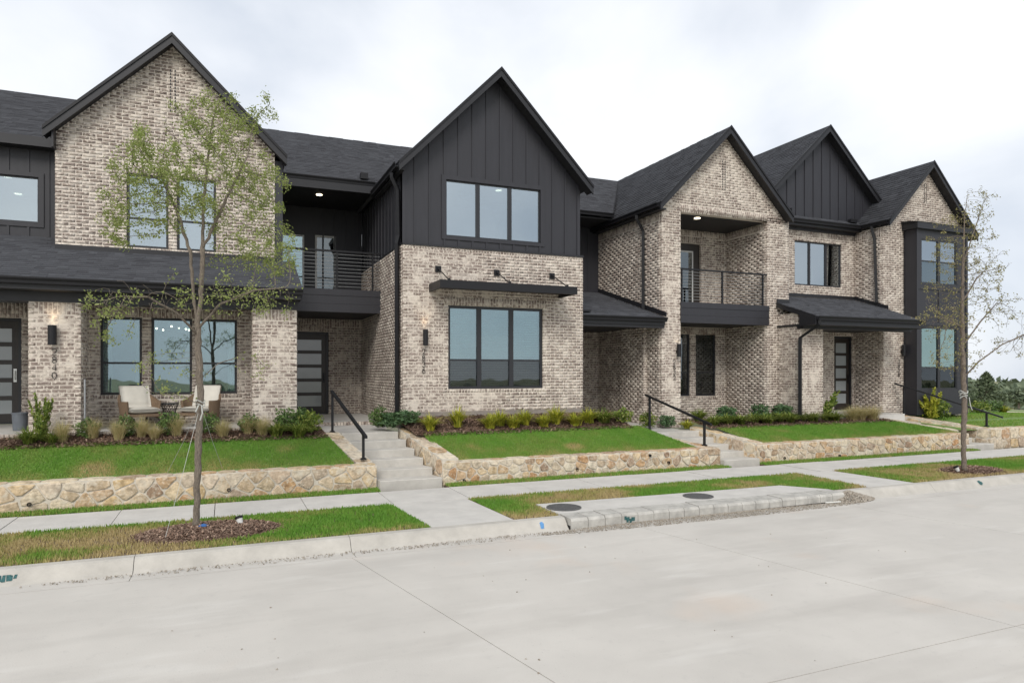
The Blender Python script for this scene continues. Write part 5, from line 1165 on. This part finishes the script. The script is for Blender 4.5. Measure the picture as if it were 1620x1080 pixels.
# mulch mounds under the trees
for (cx, cy, rx, ry), lb in zip(((-.2, 10.85, 1.0, .64), (16.2, 10.55, .88, .52)), ('brown mulch ring round the left tree', 'brown mulch ring round the right tree')):
    mb = MB(); prof = [(1.0, -.015), (.85, .03), (.55, .06), (.2, .075)]; mb.lathe(prof, (cx, cy, 0), 40, rx, ry); struct('mulch_ring', mb, 'mulch', True)
    n = 3800; rr = np.sqrt(RNG.random(n))*1.06; a = RNG.uniform(0, 6.28, n); x, y = cx+rx*rr*np.cos(a), cy+ry*rr*np.sin(a); z = np.interp(rr, [0, .55, .85, 1, 1.1], [.085, .07, .04, .0, -.0])
    az = RNG.uniform(0, 6.28, n); tl = RNG.normal(0, .35, n); ln = RNG.uniform(.015, .05, n); wd = RNG.uniform(.004, .011, n)
    d1 = np.stack([np.cos(az)*np.cos(tl), np.sin(az)*np.cos(tl), np.sin(tl)], 1)*ln[:, None]; d2 = np.stack([-np.sin(az), np.cos(az), 0*az], 1)*wd[:, None]; P = np.stack([x, y, z], 1)
    o = obj('mulch_chips', npmesh('mulch_chips', np.stack([P-d1-d2, P+d1-d2, P+d1+d2, P-d1+d2], 1).reshape(-1, 3), np.arange(4*n).reshape(-1, 4), 'chips', np.repeat(RNG.random(n), 4)), None, 'stuff'); o['label'] = lb; o['category'] = 'mulch'

# --- bed plants: a few meshes of each kind, each plant its own object
def m_ball(seed, m, n=700, L=.075, up=.3, shape=1.0):
    rg = np.random.default_rng(seed); d = rg.normal(size=(n, 3)); d /= np.linalg.norm(d, axis=1)[:, None]; rad = rg.random(n)**.3
    lump = 1+.22*np.sin(d[:, 0]*5+seed)*np.sin(d[:, 1]*4+seed*2)+.15*np.sin(d[:, 2]*7+seed)
    C = d*(rad*lump)[:, None]*np.array([.5, .5, .5*shape]); C[:, 2] += .5*shape; C = C[C[:, 2] > 0]
    V, Fc = quads(C, L, L*.5, rg, up); return npmesh('shrub', V, Fc, m, np.repeat(rg.random(len(C)), 4))
def m_spike(seed, m, n=7, leaves=900, lean=0.0):
    rg = np.random.default_rng(seed); C = []
    for k in range(n):
        a = rg.uniform(0, 6.28); sp = rg.uniform(.05, .38); h = rg.uniform(.55, 1.0); t = rg.random(leaves//n)
        ax = np.stack([sp*np.cos(a)*t+lean*t*t, sp*np.sin(a)*t, h*t], 1); C.append(ax+rg.normal(size=(len(t), 3))*np.array([.055, .055, .03])*(1.1-t)[:, None])
    C = np.concatenate(C); V, Fc = quads(C, .06, .022, rg, .9); return npmesh('shrub', V, Fc, m, np.repeat(rg.random(len(C)), 4))
def m_straps(seed, m, n=90, wd=.011, h=(.7, 1.1), spread=.55, arch=.55):
    rg = np.random.default_rng(seed); V = []; Fc = []; T = []
    for k in range(n):
        a = rg.uniform(0, 6.28); hh = rg.uniform(*h); sp = math.sqrt(rg.uniform(.02, 1))*spread; b0 = rg.normal(size=2)*.06; tn = rg.random(); sd = np.array([-math.sin(a), math.cos(a), 0])*wd
        o = len(V)
        for i, t in enumerate((0, .35, .7, 1)):
            z = hh*(t-arch*sp*t**3*1.1); x = sp*t**1.5; c = np.array([b0[0]+x*math.cos(a), b0[1]+x*math.sin(a), max(.0, z)]); q = sd*(1-t*.85); V += [c-q, c+q]
        Fc += [(o+2*i, o+2*i+1, o+2*i+3, o+2*i+2) for i in range(3)]; T += [tn]*8
    return npmesh('plant', np.array(V), np.array(Fc), m, T)
PM = dict(ball=[m_ball(i, 'holly') for i in range(3)], blue=[m_ball(10+i, 'bluegreen', 700, .085, .8) for i in range(2)], lime=[m_straps(20+i, 'lime', 190, .03, (.65, 1.05), .72, .62) for i in range(3)], mid=[m_ball(25, 'strap', 600, .085, .5)],
          strap=[m_straps(30+i, 'strap', 170, .028, (.75, 1.15), .85, .62) for i in range(3)], feather=[m_straps(40+i, 'feather', 460, .007, (.7, 1.2), .75, .55) for i in range(3)],
          spike=[m_spike(50, 'strap', 8, 1100), m_spike(51, 'lime', 9, 1000)], lean=[m_spike(60, 'strap', 9, 900, .35)])
CATN = dict(ball='round_shrub', blue='grey_green_shrub', lime='lime_clump', mid='round_shrub', strap='strap_leaf_clump', feather='feather_grass', spike='upright_shrub', lean='leaning_shrub')
CATE = dict(ball='shrub', blue='shrub', lime='plant', mid='shrub', strap='plant', feather='ornamental grass', spike='shrub', lean='shrub')
cnt = {}
SQ = dict(lime=(1.08, .85), strap=(1.2, .9), feather=(1.15, .9), ball=(.8, .85), blue=(.9, .8), mid=(.95, .9))
def plant(kind, u, Y, hpx, label, zf, wpx=None, group=None):
    X = xu(u, Y); z = zf(X, Y); d = Y/ray(u, 600)[1]; k = cnt.get(kind, 0); cnt[kind] = k+1
    o = bpy.data.objects.new(CATN[kind], PM[kind][k % len(PM[kind])]); COL.objects.link(o); o.location = (X, Y, z); s = hpx*d*1.2; w_ = (wpx or hpx)*d*1.25
    o.scale = (w_*SQ.get(kind, (1, 1))[0], w_*SQ.get(kind, (1, 1))[0], s*SQ.get(kind, (1, 1))[1]); o.rotation_euler = (0, 0, random.uniform(0, 6.28) if kind != 'lean' else .2); tag(o, label, CATE[kind], group); return o
ORD = ['first', 'second', 'third', 'fourth', 'fifth', 'sixth', 'seventh', 'eighth', 'ninth', 'tenth', 'eleventh', 'twelfth', 'thirteenth']
plant('spike', 66, 15.3, 66, 'tall yellow-green upright shrub before the pillar numbered 2840', zyl, 46)
plant('strap', 44, 15.15, 30, 'bright strap-leaved clump at the far left corner of the lawn', zyl, 30)
plant('strap', 82, 15.15, 22, 'small strap-leaved clump right of the tall upright shrub', zyl, 24)
for i, (u, h) in enumerate(((98, 38), (147, 36), (187, 36), (224, 34), (244, 26), (279, 36), (352, 30), (392, 30), (415, 32))):
    plant('feather', u, 15.2+.12*(i % 2), h, 'wispy straw-coloured grass tuft, %s from the left along the porch' % ORD[i], zyl, 28, 'straw coloured grass tufts before the porch')
for i, (u, h) in enumerate(((138, 30), (199, 32), (267, 34), (331, 32), (394, 28), (451, 34))):
    plant('ball', u, 15.42, h, 'dark green round shrub by the porch, %s from the left' % ORD[i], zyl, 34, 'round shrubs before the porch')
plant('ball', 478, 15.55, 32, 'large dark shrub beside the front door of 2836', zyl, 32); plant('mid', 492, 15.3, 32, 'fresh green bushy shrub at the landing by the door of 2836', zyl, 28)
plant('strap', 436, 15.1, 26, 'strap-leaved clump in front of the right porch pillar', zyl, 28); plant('strap', 473, 15.05, 27, 'strap-leaved clump at the lawn corner by the nearest handrail', zyl, 32)
plant('ball', 600, 16.0, 30, 'dark round shrub at the corner beside the long downspout', lambda x, y: 1.03, 32); plant('blue', 620, 15.75, 26, 'grey-green feathery shrub right of the dark corner shrub', lambda x, y: 1.02, 36); plant('blue', 641, 15.6, 26, 'grey-green feathery shrub below the middle house corner', zym, 40)
for i, (u, h) in enumerate(((681, 28), (724, 34), (775, 24), (790, 26), (812, 22), (830, 26), (860, 22), (880, 30), (910, 22), (931, 24))):
    plant('lime', u, 15.22+.14*(i % 2), h*1.15, 'lime-yellow leafy clump below the middle house, %s from its downspout' % ORD[i], zym, 30, 'lime clumps below the middle house')
plant('strap', 955, 15.35, 24, 'green strap-leaved clump at the right end of the middle bed', zym, 34); plant('mid', 986, 15.3, 22, 'small round bright shrub beside the second landing', zym, 24)
zr3 = lambda x, y: .72+.08*(y-15.6)
plant('mid', 1024, 16.2, 22, 'low round shrub behind the upper post of the second handrail', zr3, 24); plant('blue', 1055, 16.1, 20, 'low round shrub below the lamp of number 2832', zr3, 24); plant('lime', 1087, 15.75, 16, 'tiny yellow-green clump by the second handrail', zr3, 22); plant('strap', 1105, 16.0, 22, 'strap-leaved clump behind the lower end of the second handrail', zyr, 26)
for i, u in enumerate((1130, 1150, 1172, 1194, 1214, 1233, 1250, 1268, 1285, 1302, 1320)):
    plant('strap', u, 15.4+.15*(i % 2), 18, 'dense strap-leaved clump in the right bed, %s from the second steps' % ORD[i], zyr, 28, 'strap-leaved clumps in the right bed')
for i, u in enumerate((1148, 1202, 1236)): plant('blue', u, 15.95, 26, 'dark grey-green shrub behind the clumps, %s from the second steps' % ORD[i], zyr, 28, 'grey-green shrubs in the right bed')
plant('lean', 1304, 15.5, 42, 'leaning yellow-green shrub before the door of number 2828', zyr, 40)
for i, u in enumerate((1348, 1362, 1380)): plant('feather', u, 15.35, 24, 'pale straw grass tuft near the door of 2828, %s from the left' % ORD[i], zyr, 30, 'straw tufts near the right door')
plant('spike', 1474, 15.75, 40, 'bushy upright shrub in front of the black bay', lambda x, y: .80, 46); plant('mid', 1488, 15.7, 26, 'round green shrub beside the upright shrub at the black bay', lambda x, y: .80, 26)
plant('mid', 1550, 17.0, 18, 'low round shrub right of the end house corner', lambda x, y: zfar(x, y), 28); plant('ball', 1572, 17.6, 18, 'dark low shrub behind the long handrail at the right', lambda x, y: zfar(x, y), 26); plant('lime', 1587, 17.4, 14, 'small lime shrub by the foot of the long handrail', lambda x, y: zfar(x, y), 22); plant('lime', 1515, 16.6, 14, 'small lime clump below the right edge of the black bay', lambda x, y: zfar(x, y), 24)

# --- far trees right of the houses
def far_tree(name, label, u, vb, d, h, w_, m, shape, n, L, seed, group='trees beyond the houses'):
    k = ray(u, vb); t = d/1075; X, Y = k[0]*t, k[1]*t; z = CH+(HZ-vb)*t
    root = thing(name, label, 'tree', (X, Y, z), group); rg = np.random.default_rng(seed)
    mb = MB(); mb.tube([(X, Y, z-.5), (X+.05, Y, z+h*.3), (X, Y, z+h*.7)], [w_*.05, w_*.04, .02], 7)
    for q in range(5): a = rg.uniform(0, 6.28); mb.tube([(X, Y, z+h*(.25+.08*q)), (X+w_*.3*math.cos(a), Y+w_*.3*math.sin(a), z+h*(.4+.08*q))], [w_*.02, .01], 5)
    part('trunk', mb, 'bark2', root)
    tt = rg.random(n); a = rg.uniform(0, 6.28, n); lum = 1+.25*np.sin(a*3+tt*9+seed)+.15*np.sin(a*5-tt*17)
    if shape == 'cone': rad = w_/2*(1-tt)**.75*lum; zz = z+h*(.04+.96*tt)
    else: rad = w_/2*np.sqrt(np.clip(1-(2*tt-1)**2, .02, 1))*lum; zz = z+h*(.16+.84*tt)
    rr = rad*rg.random(n)**.4; C = np.stack([X+rr*np.cos(a), Y+rr*np.sin(a), zz], 1); V, Fc = quads(C, L, L*.5, rg, .2)
    obj('crown', npmesh('crown', V, Fc, m, np.repeat(rg.random(n), 4)), root); return root
far_tree('juniper_tree', 'dark conical juniper tree beyond the end house', 1560, 652, 40, 2.35, 2.4, 'juniper', 'cone', 1900, .11, 1)
far_tree('broadleaf_tree', 'round dark tree at the right edge beyond the dirt track', 1612, 640, 95, 2.3, 3.2, 'woods', 'round', 1100, .28, 2)
far_tree('broadleaf_tree', 'round bushy tree between the juniper and the right edge', 1590, 638, 110, 2.2, 3.2, 'woods', 'round', 900, .28, 3)
far_tree('broadleaf_tree', 'low bushy tree close behind the juniper', 1542, 642, 80, 1.9, 3.0, 'woods', 'round', 900, .25, 4)
# woods all round on the low hills
n = 42000; az = RNG.uniform(0, 2*np.pi, n); rr = RNG.uniform(190, 300, n); x, y = 8+rr*np.sin(az), 10+rr*np.cos(az)
top = (4.5+4*vnoise(x, y, 16, 31)+2*vnoise(x, y, 6, 32))*np.where(y < 20, .5, 1); gzv = -.32-np.minimum(9.5, .048*np.maximum(0, rr-32)); tt = RNG.random(n)**.7
C = np.stack([x, y, gzv+top*tt+ (rr-190)*.025], 1); V, Fc = quads(C, 1.5, 1.1, RNG, .4)
kk = (y > 20) | (vnoise(x, y, 45, 77) > .52); V, Fc = quads(C[kk], 1.5, 1.1, RNG, .4); n = int(kk.sum()); tt = tt[kk]
o = obj('woods', npmesh('woods', V, Fc, 'woods', np.repeat(np.clip(RNG.random(n)*.8+.2*tt, 0, 1), 4)), None, 'stuff'); o['label'] = 'distant dark green woods on the low hills'; o['category'] = 'woods'
# ================================================================== small things
M.update(
 wicker=mat('wicker', (.20, .135, .085), .8, .35, 60, .8, 120), cushion=mat('cream_cushion', (.66, .63, .56), .9, .06, 6, .2, 30), chairleg=mat('brown_leg', (.10, .065, .04), .6),
 zinc=mat('grey_planter', (.12, .135, .155), .5, .12, 8), blueplastic=mat('blue_plastic', (.03, .12, .33), .4), offwhite=mat('white_plastic', (.6, .6, .58), .4), paper=mat('paper_scrap', (.7, .7, .66), .9),
)
def armchair(label, c, rz, tilt):
    t = thing('wicker_armchair', label, 'armchair', c, 'wicker armchairs on the porch'); R3 = Matrix.Rotation(rz, 3, 'Z'); cc = Vector(c)
    W = lambda x, y, z: tuple(cc+R3 @ Vector((x, y, z)))          # chair faces -y
    mb = MB(); n = 26; A0, A1 = R(-35), R(215); th = .045
    rows = []
    for i in range(n+1):
        f = i/n; a = A0+(A1-A0)*f; bk = max(0, math.sin(a)); top = .56+.26*bk**1.5
        ro = []
        for k in range(6):
            z = .20+(top-.20)*k/5; fl = .36+.05*(k/5); ro.append((W(fl*math.cos(a)*1.02, fl*.95*math.sin(a), z), W((fl-th)*math.cos(a)*1.02, (fl-th)*.95*math.sin(a), z)))
        rows.append(ro)
    vs = [p for r_ in rows for q in r_ for p in q]; ix = lambda i, k, s: (i*6+k)*2+s; fs = []
    for i in range(n):
        for k in range(5): fs += [(ix(i, k, 0), ix(i+1, k, 0), ix(i+1, k+1, 0), ix(i, k+1, 0)), (ix(i, k, 1), ix(i, k+1, 1), ix(i+1, k+1, 1), ix(i+1, k, 1))]
        fs += [(ix(i, 5, 0), ix(i+1, 5, 0), ix(i+1, 5, 1), ix(i, 5, 1)), (ix(i, 0, 0), ix(i, 0, 1), ix(i+1, 0, 1), ix(i+1, 0, 0))]
    for i in (0, n):
        for k in range(5): fs.append((ix(i, k, 0), ix(i, k+1, 0), ix(i, k+1, 1), ix(i, k, 1)))
    mb.add(vs, fs); part('shell', mb, 'wicker', t, smooth=False)
    def cush(name, pts, th_):
        pts = [Vector(p) for p in pts]; m_ = 9; vs = []; u_, v_ = pts[1]-pts[0], pts[3]-pts[0]; nn = u_.cross(v_).normalized()
        for s in (1, -1):
            for j in range(m_):
                for i in range(m_):
                    a, b = i/(m_-1), j/(m_-1); e = (1-abs(2*a-1)**3)*(1-abs(2*b-1)**3); q = pts[0]+u_*a+v_*b+nn*s*th_*.5*(.25+.75*e**.5 if e > 0 else .25); vs.append(q)
        g = lambda s, i, j: s*m_*m_+j*m_+i; fs = [(g(s, i, j), g(s, i+1, j), g(s, i+1, j+1), g(s, i, j+1)) for s in (0, 1) for i in range(m_-1) for j in range(m_-1)]
        rim = [(i, 0) for i in range(m_)]+[(m_-1, j) for j in range(1, m_)]+[(i, m_-1) for i in range(m_-2, -1, -1)]+[(0, j) for j in range(m_-2, 0, -1)]
        fs += [(g(0, *rim[k]), g(0, *rim[(k+1) % len(rim)]), g(1, *rim[(k+1) % len(rim)]), g(1, *rim[k])) for k in range(len(rim))]
        mb = MB(); mb.add(vs, fs); part(name, mb, 'cushion', t, smooth=True)
    cush('seat_cushion', [W(-.31, -.36, .37), W(.31, -.36, .37), W(.29, .22, .36), W(-.29, .22, .36)], .14)
    cush('back_cushion', [W(-.30, .16, .42), W(.30, .16, .42), W(.30, .30, .88), W(-.30, .30, .88)], .16)
    mb = MB(); mb.tube([W(-.30, -.16, .44), W(-.05, .06, .50)], .05, 6)
    mb = MB(); mb.hexa([W(-.32, -.36, .24), W(.32, -.36, .24), W(.30, .25, .24), W(-.30, .25, .24), W(-.32, -.36, .30), W(.32, -.36, .30), W(.30, .25, .30), W(-.30, .25, .30)]); part('seat_frame', mb, 'wicker', t)
    for x, y in ((-.30, -.33), (.30, -.33), (-.24, .26), (.24, .26)): mb = MB(); mb.tube([W(x, y, .28), W(x*1.08, y*1.08, 0)], [.03, .02], 8); part('leg', mb, 'chairleg', t)
zp = 1.146; YCH = 16.45
armchair('left wicker armchair with cream cushions below the porch window', (xu(221, YCH), YCH, zp), R(28), 0)
armchair('right wicker armchair with cream cushions behind the tree trunk', (xu(318, YCH), YCH, zp), R(-30), 0)
c = (xu(268, 16.7), 16.7, zp); t = thing('side_table', 'black wire drum side table between the wicker armchairs', 'side table', c)
mb = MB(); mb.lathe([(.19, .47), (.19, .49)], c, 24); part('table_top', mb, 'metal', t)
for i in range(18):
    a = 2*math.pi*i/18; mb = MB(); mb.tube([(c[0]+.18*math.cos(a), c[1]+.18*math.sin(a), c[2]), (c[0]+.12*math.cos(a+.9), c[1]+.12*math.sin(a+.9), c[2]+.24), (c[0]+.18*math.cos(a+1.8), c[1]+.18*math.sin(a+1.8), c[2]+.47)], .006, 5); part('wire', mb, 'metal', t)
mb = MB(); mb.lathe([(.185, 0), (.185, .012), (.17, .012), (.17, 0)], c, 24); part('base_ring', mb, 'metal', t)
c = (xu(32, 16.6), 16.6, zp); t = thing('planter_bucket', 'grey round bucket standing by the left front door', 'bucket', c)
mb = MB(); mb.lathe([(.125, 0), (.14, .30), (.14, .33), (.152, .33), (.152, .36), (.13, .36), (.12, .05)], c, 24); part('body', mb, 'zinc', t, smooth=False)
# chandelier behind the middle porch window
cz = zv(270, 519, 19.2); cx = xu(271, 19.2); t = thing('chandelier', 'chandelier with small round bulbs seen through the middle porch window', 'chandelier', (cx, 19.2, cz))
mb = MB(); mb.tube([(cx, 19.2, 3.74), (cx, 19.2, cz)], .008, 6); part('stem', mb, 'metal', t)
for i in range(7):
    a = 2*math.pi*i/7+.3; p = (cx+.42*math.cos(a), 19.2+.42*math.sin(a), cz+(.02 if i % 2 else -.03)); mb = MB(); mb.tube([(cx, 19.2, cz), p], .006, 5); arm = part('arm', mb, 'metal', t)
    mb = MB(); mb.lathe([(.003, -.024), (.017, -.017), (.024, 0), (.017, .017), (.003, .024)], p, 12); part('bulb', mb, 'bulb', arm, smooth=True)
# spotlights and valve lid by the trees
for (u, v), lb in zip(((381, 824), (1516, 740)), ('small black and white ground spotlight right of the left tree', 'small black and white ground spotlight beside the right tree')):
    c = atZ(u, v+5, .05); t = thing('ground_spotlight', lb, 'spotlight', c, 'ground spotlights by the street trees')
    a = Vector(c); d = Vector((-.25, .35, .9)).normalized(); mb = MB(); mb.tube([a-Vector((0, 0, .08)), a+Vector((0, 0, .02))], .012, 8); part('stake', mb, 'metal', t)
    mb = MB(); mb.tube([a, a+d*.09], [.035, .05], 14); part('housing', mb, 'offwhite', t); mb = MB(); mb.tube([a+d*.088, a+d*.125], [.055, .062], 14); part('hood', mb, 'metal', t)
c = atZ(322, 833, .07); mb = MB(); mb.lathe([(.06, 0), (.075, .02), (.05, .03), (.02, .045)], c, 12, 1, .8); tag(part('valve_lid', mb, 'blueplastic'), 'small blue plastic lid on the mulch at the left tree', 'lid')
# gravel heap, grit along the inlet, scraps
def heap(name, label, cx, cy, rx, ry, hh, n, s, seed, cat='gravel'):
    rg = np.random.default_rng(seed); r = rg.random(n)**.6; a = rg.uniform(0, 6.28, n); x, y = cx+rx*r*np.cos(a), cy+ry*r*np.sin(a); z = -.15+hh*(1-r)**1.1+.005
    C = np.stack([x, y, z], 1); sz = s*rg.uniform(.5, 1.4, n); base = np.array([(1, 0, 0), (0, 1, 0), (-1, 0, 0), (0, -1, 0), (0, 0, .8), (0, 0, -.8)], float); fc = np.array([(0, 1, 4), (1, 2, 4), (2, 3, 4), (3, 0, 4), (1, 0, 5), (2, 1, 5), (3, 2, 5), (0, 3, 5)])
    q = rg.uniform(0, 6.28, n); cs, sn = np.cos(q), np.sin(q); B = base[None]*rg.uniform(.6, 1.2, (n, 6, 1)); V = np.stack([B[..., 0]*cs[:, None]-B[..., 1]*sn[:, None], B[..., 0]*sn[:, None]+B[..., 1]*cs[:, None], B[..., 2]], 2)*sz[:, None, None]+C[:, None]
    Fc = (fc[None]+6*np.arange(n)[:, None, None]).reshape(-1, 3); o = obj(name, npmesh(name, V.reshape(-1, 3), Fc, 'gravel', np.repeat(rg.random(n), 6)), None, 'stuff'); o['label'] = label; o['category'] = cat
p = atZ(1345, 786, -.1); heap('gravel', 'small heap of brown gravel at the right end of the storm inlet', p[0], p[1]+.05, .62, .32, .17, 2600, .016, 3)
heap('grit', 'thin line of straw and grit along the storm inlet kerb', 7.9, 9.36, 3.5, .20, .035, 4600, .011, 4, 'grit')
heap('grit', 'scattered dark grit in the gutter below the left tree', .4, 9.42, 2.6, .10, .012, 420, .011, 5, 'grit')
heap('grit', 'sparse grit in the gutter in front of the paved path', 3.6, 9.40, 1.5, .12, .012, 420, .009, 6, 'grit')
heap('grit', 'few dark crumbs scattered over the street', 5, 6.0, 9, 3.0, .0, 45, .010, 8, 'grit')
def daub(name, label, u, v, w_, h, m, seed):
    """spray paint on the sloping kerb face: thin blob just proud of the concrete"""
    rg = random.Random(seed); p = atZ(u, v, -.07); mb = MB()
    a0 = (9.606, -.124); a1 = (9.694, -.027); nn = Vector((0, -.11, .1)).normalized()*.004
    for k in range(9):
        x = p[0]+rg.uniform(-.5, .5)*w_; f0 = rg.uniform(0, .3); f1 = rg.uniform(.6, 1); ww = rg.uniform(.01, .03)
        A_ = Vector((x, a0[0]+(a1[0]-a0[0])*f0, a0[1]+(a1[1]-a0[1])*f0)); B_ = Vector((x+rg.uniform(-.02, .02), a0[0]+(a1[0]-a0[0])*f1, a0[1]+(a1[1]-a0[1])*f1)); wv = Vector((ww, 0, 0)); n2 = nn*(1+k*.12)
        mb.add([A_-wv+n2, A_+wv+n2, B_+wv*.8+n2, B_-wv*.9+n2], [(0, 1, 2, 3)])
    tag(part(name, mb, m), label, 'paint mark')
daub('paint_mark', 'dark teal spray paint patch on the kerb at the far left', 13, 908, .19, .1, 'greenp', 1)
daub('paint_mark', 'light blue paint stroke on the kerb beside the paved path', 853, 828, .012, .1, 'bluep', 2)
daub('paint_mark', 'dark smudge of paint on the kerb below the right tree', 1546, 762, .10, .1, 'greenp', 4)
pb = atY(996, 810, 9.526); mb = MB(); rg = random.Random(3)
for k in range(8): x, z = pb[0]+rg.uniform(-.08, .08), rg.uniform(-.12, -.05); mb.box(x-.02, x+.02, 9.5235-k*.0004, 9.526, z-.03, z+.03)
tag(part('paint_mark', mb, 'greenp'), 'dark teal paint patch on the scored kerb blocks', 'paint mark')
p = atZ(1240, 798, -.15); mb = MB(); mb.add([(p[0]-.07, p[1], -.145), (p[0]+.06, p[1]-.03, -.13), (p[0]+.08, p[1]+.05, -.12), (p[0]-.05, p[1]+.06, -.135), (p[0]-.07, p[1], -.149), (p[0]+.06, p[1]-.03, -.134), (p[0]+.08, p[1]+.05, -.124), (p[0]-.05, p[1]+.06, -.139)], [(0, 1, 2, 3), (7, 6, 5, 4), (0, 4, 5, 1), (1, 5, 6, 2), (2, 6, 7, 3), (3, 7, 4, 0)])
tag(part('plastic_scrap', mb, 'blueplastic'), 'scrap of blue plastic lying in front of the storm inlet', 'litter')
p = atZ(1318, 795, -.14); mb = MB(); mb.tube([(p[0]-.16, p[1]+.03, -.13), (p[0]+.16, p[1]-.03, -.125)], .012, 6); tag(part('wood_stick', mb, 'paper'), 'pale stick lying beside the gravel heap', 'stick')
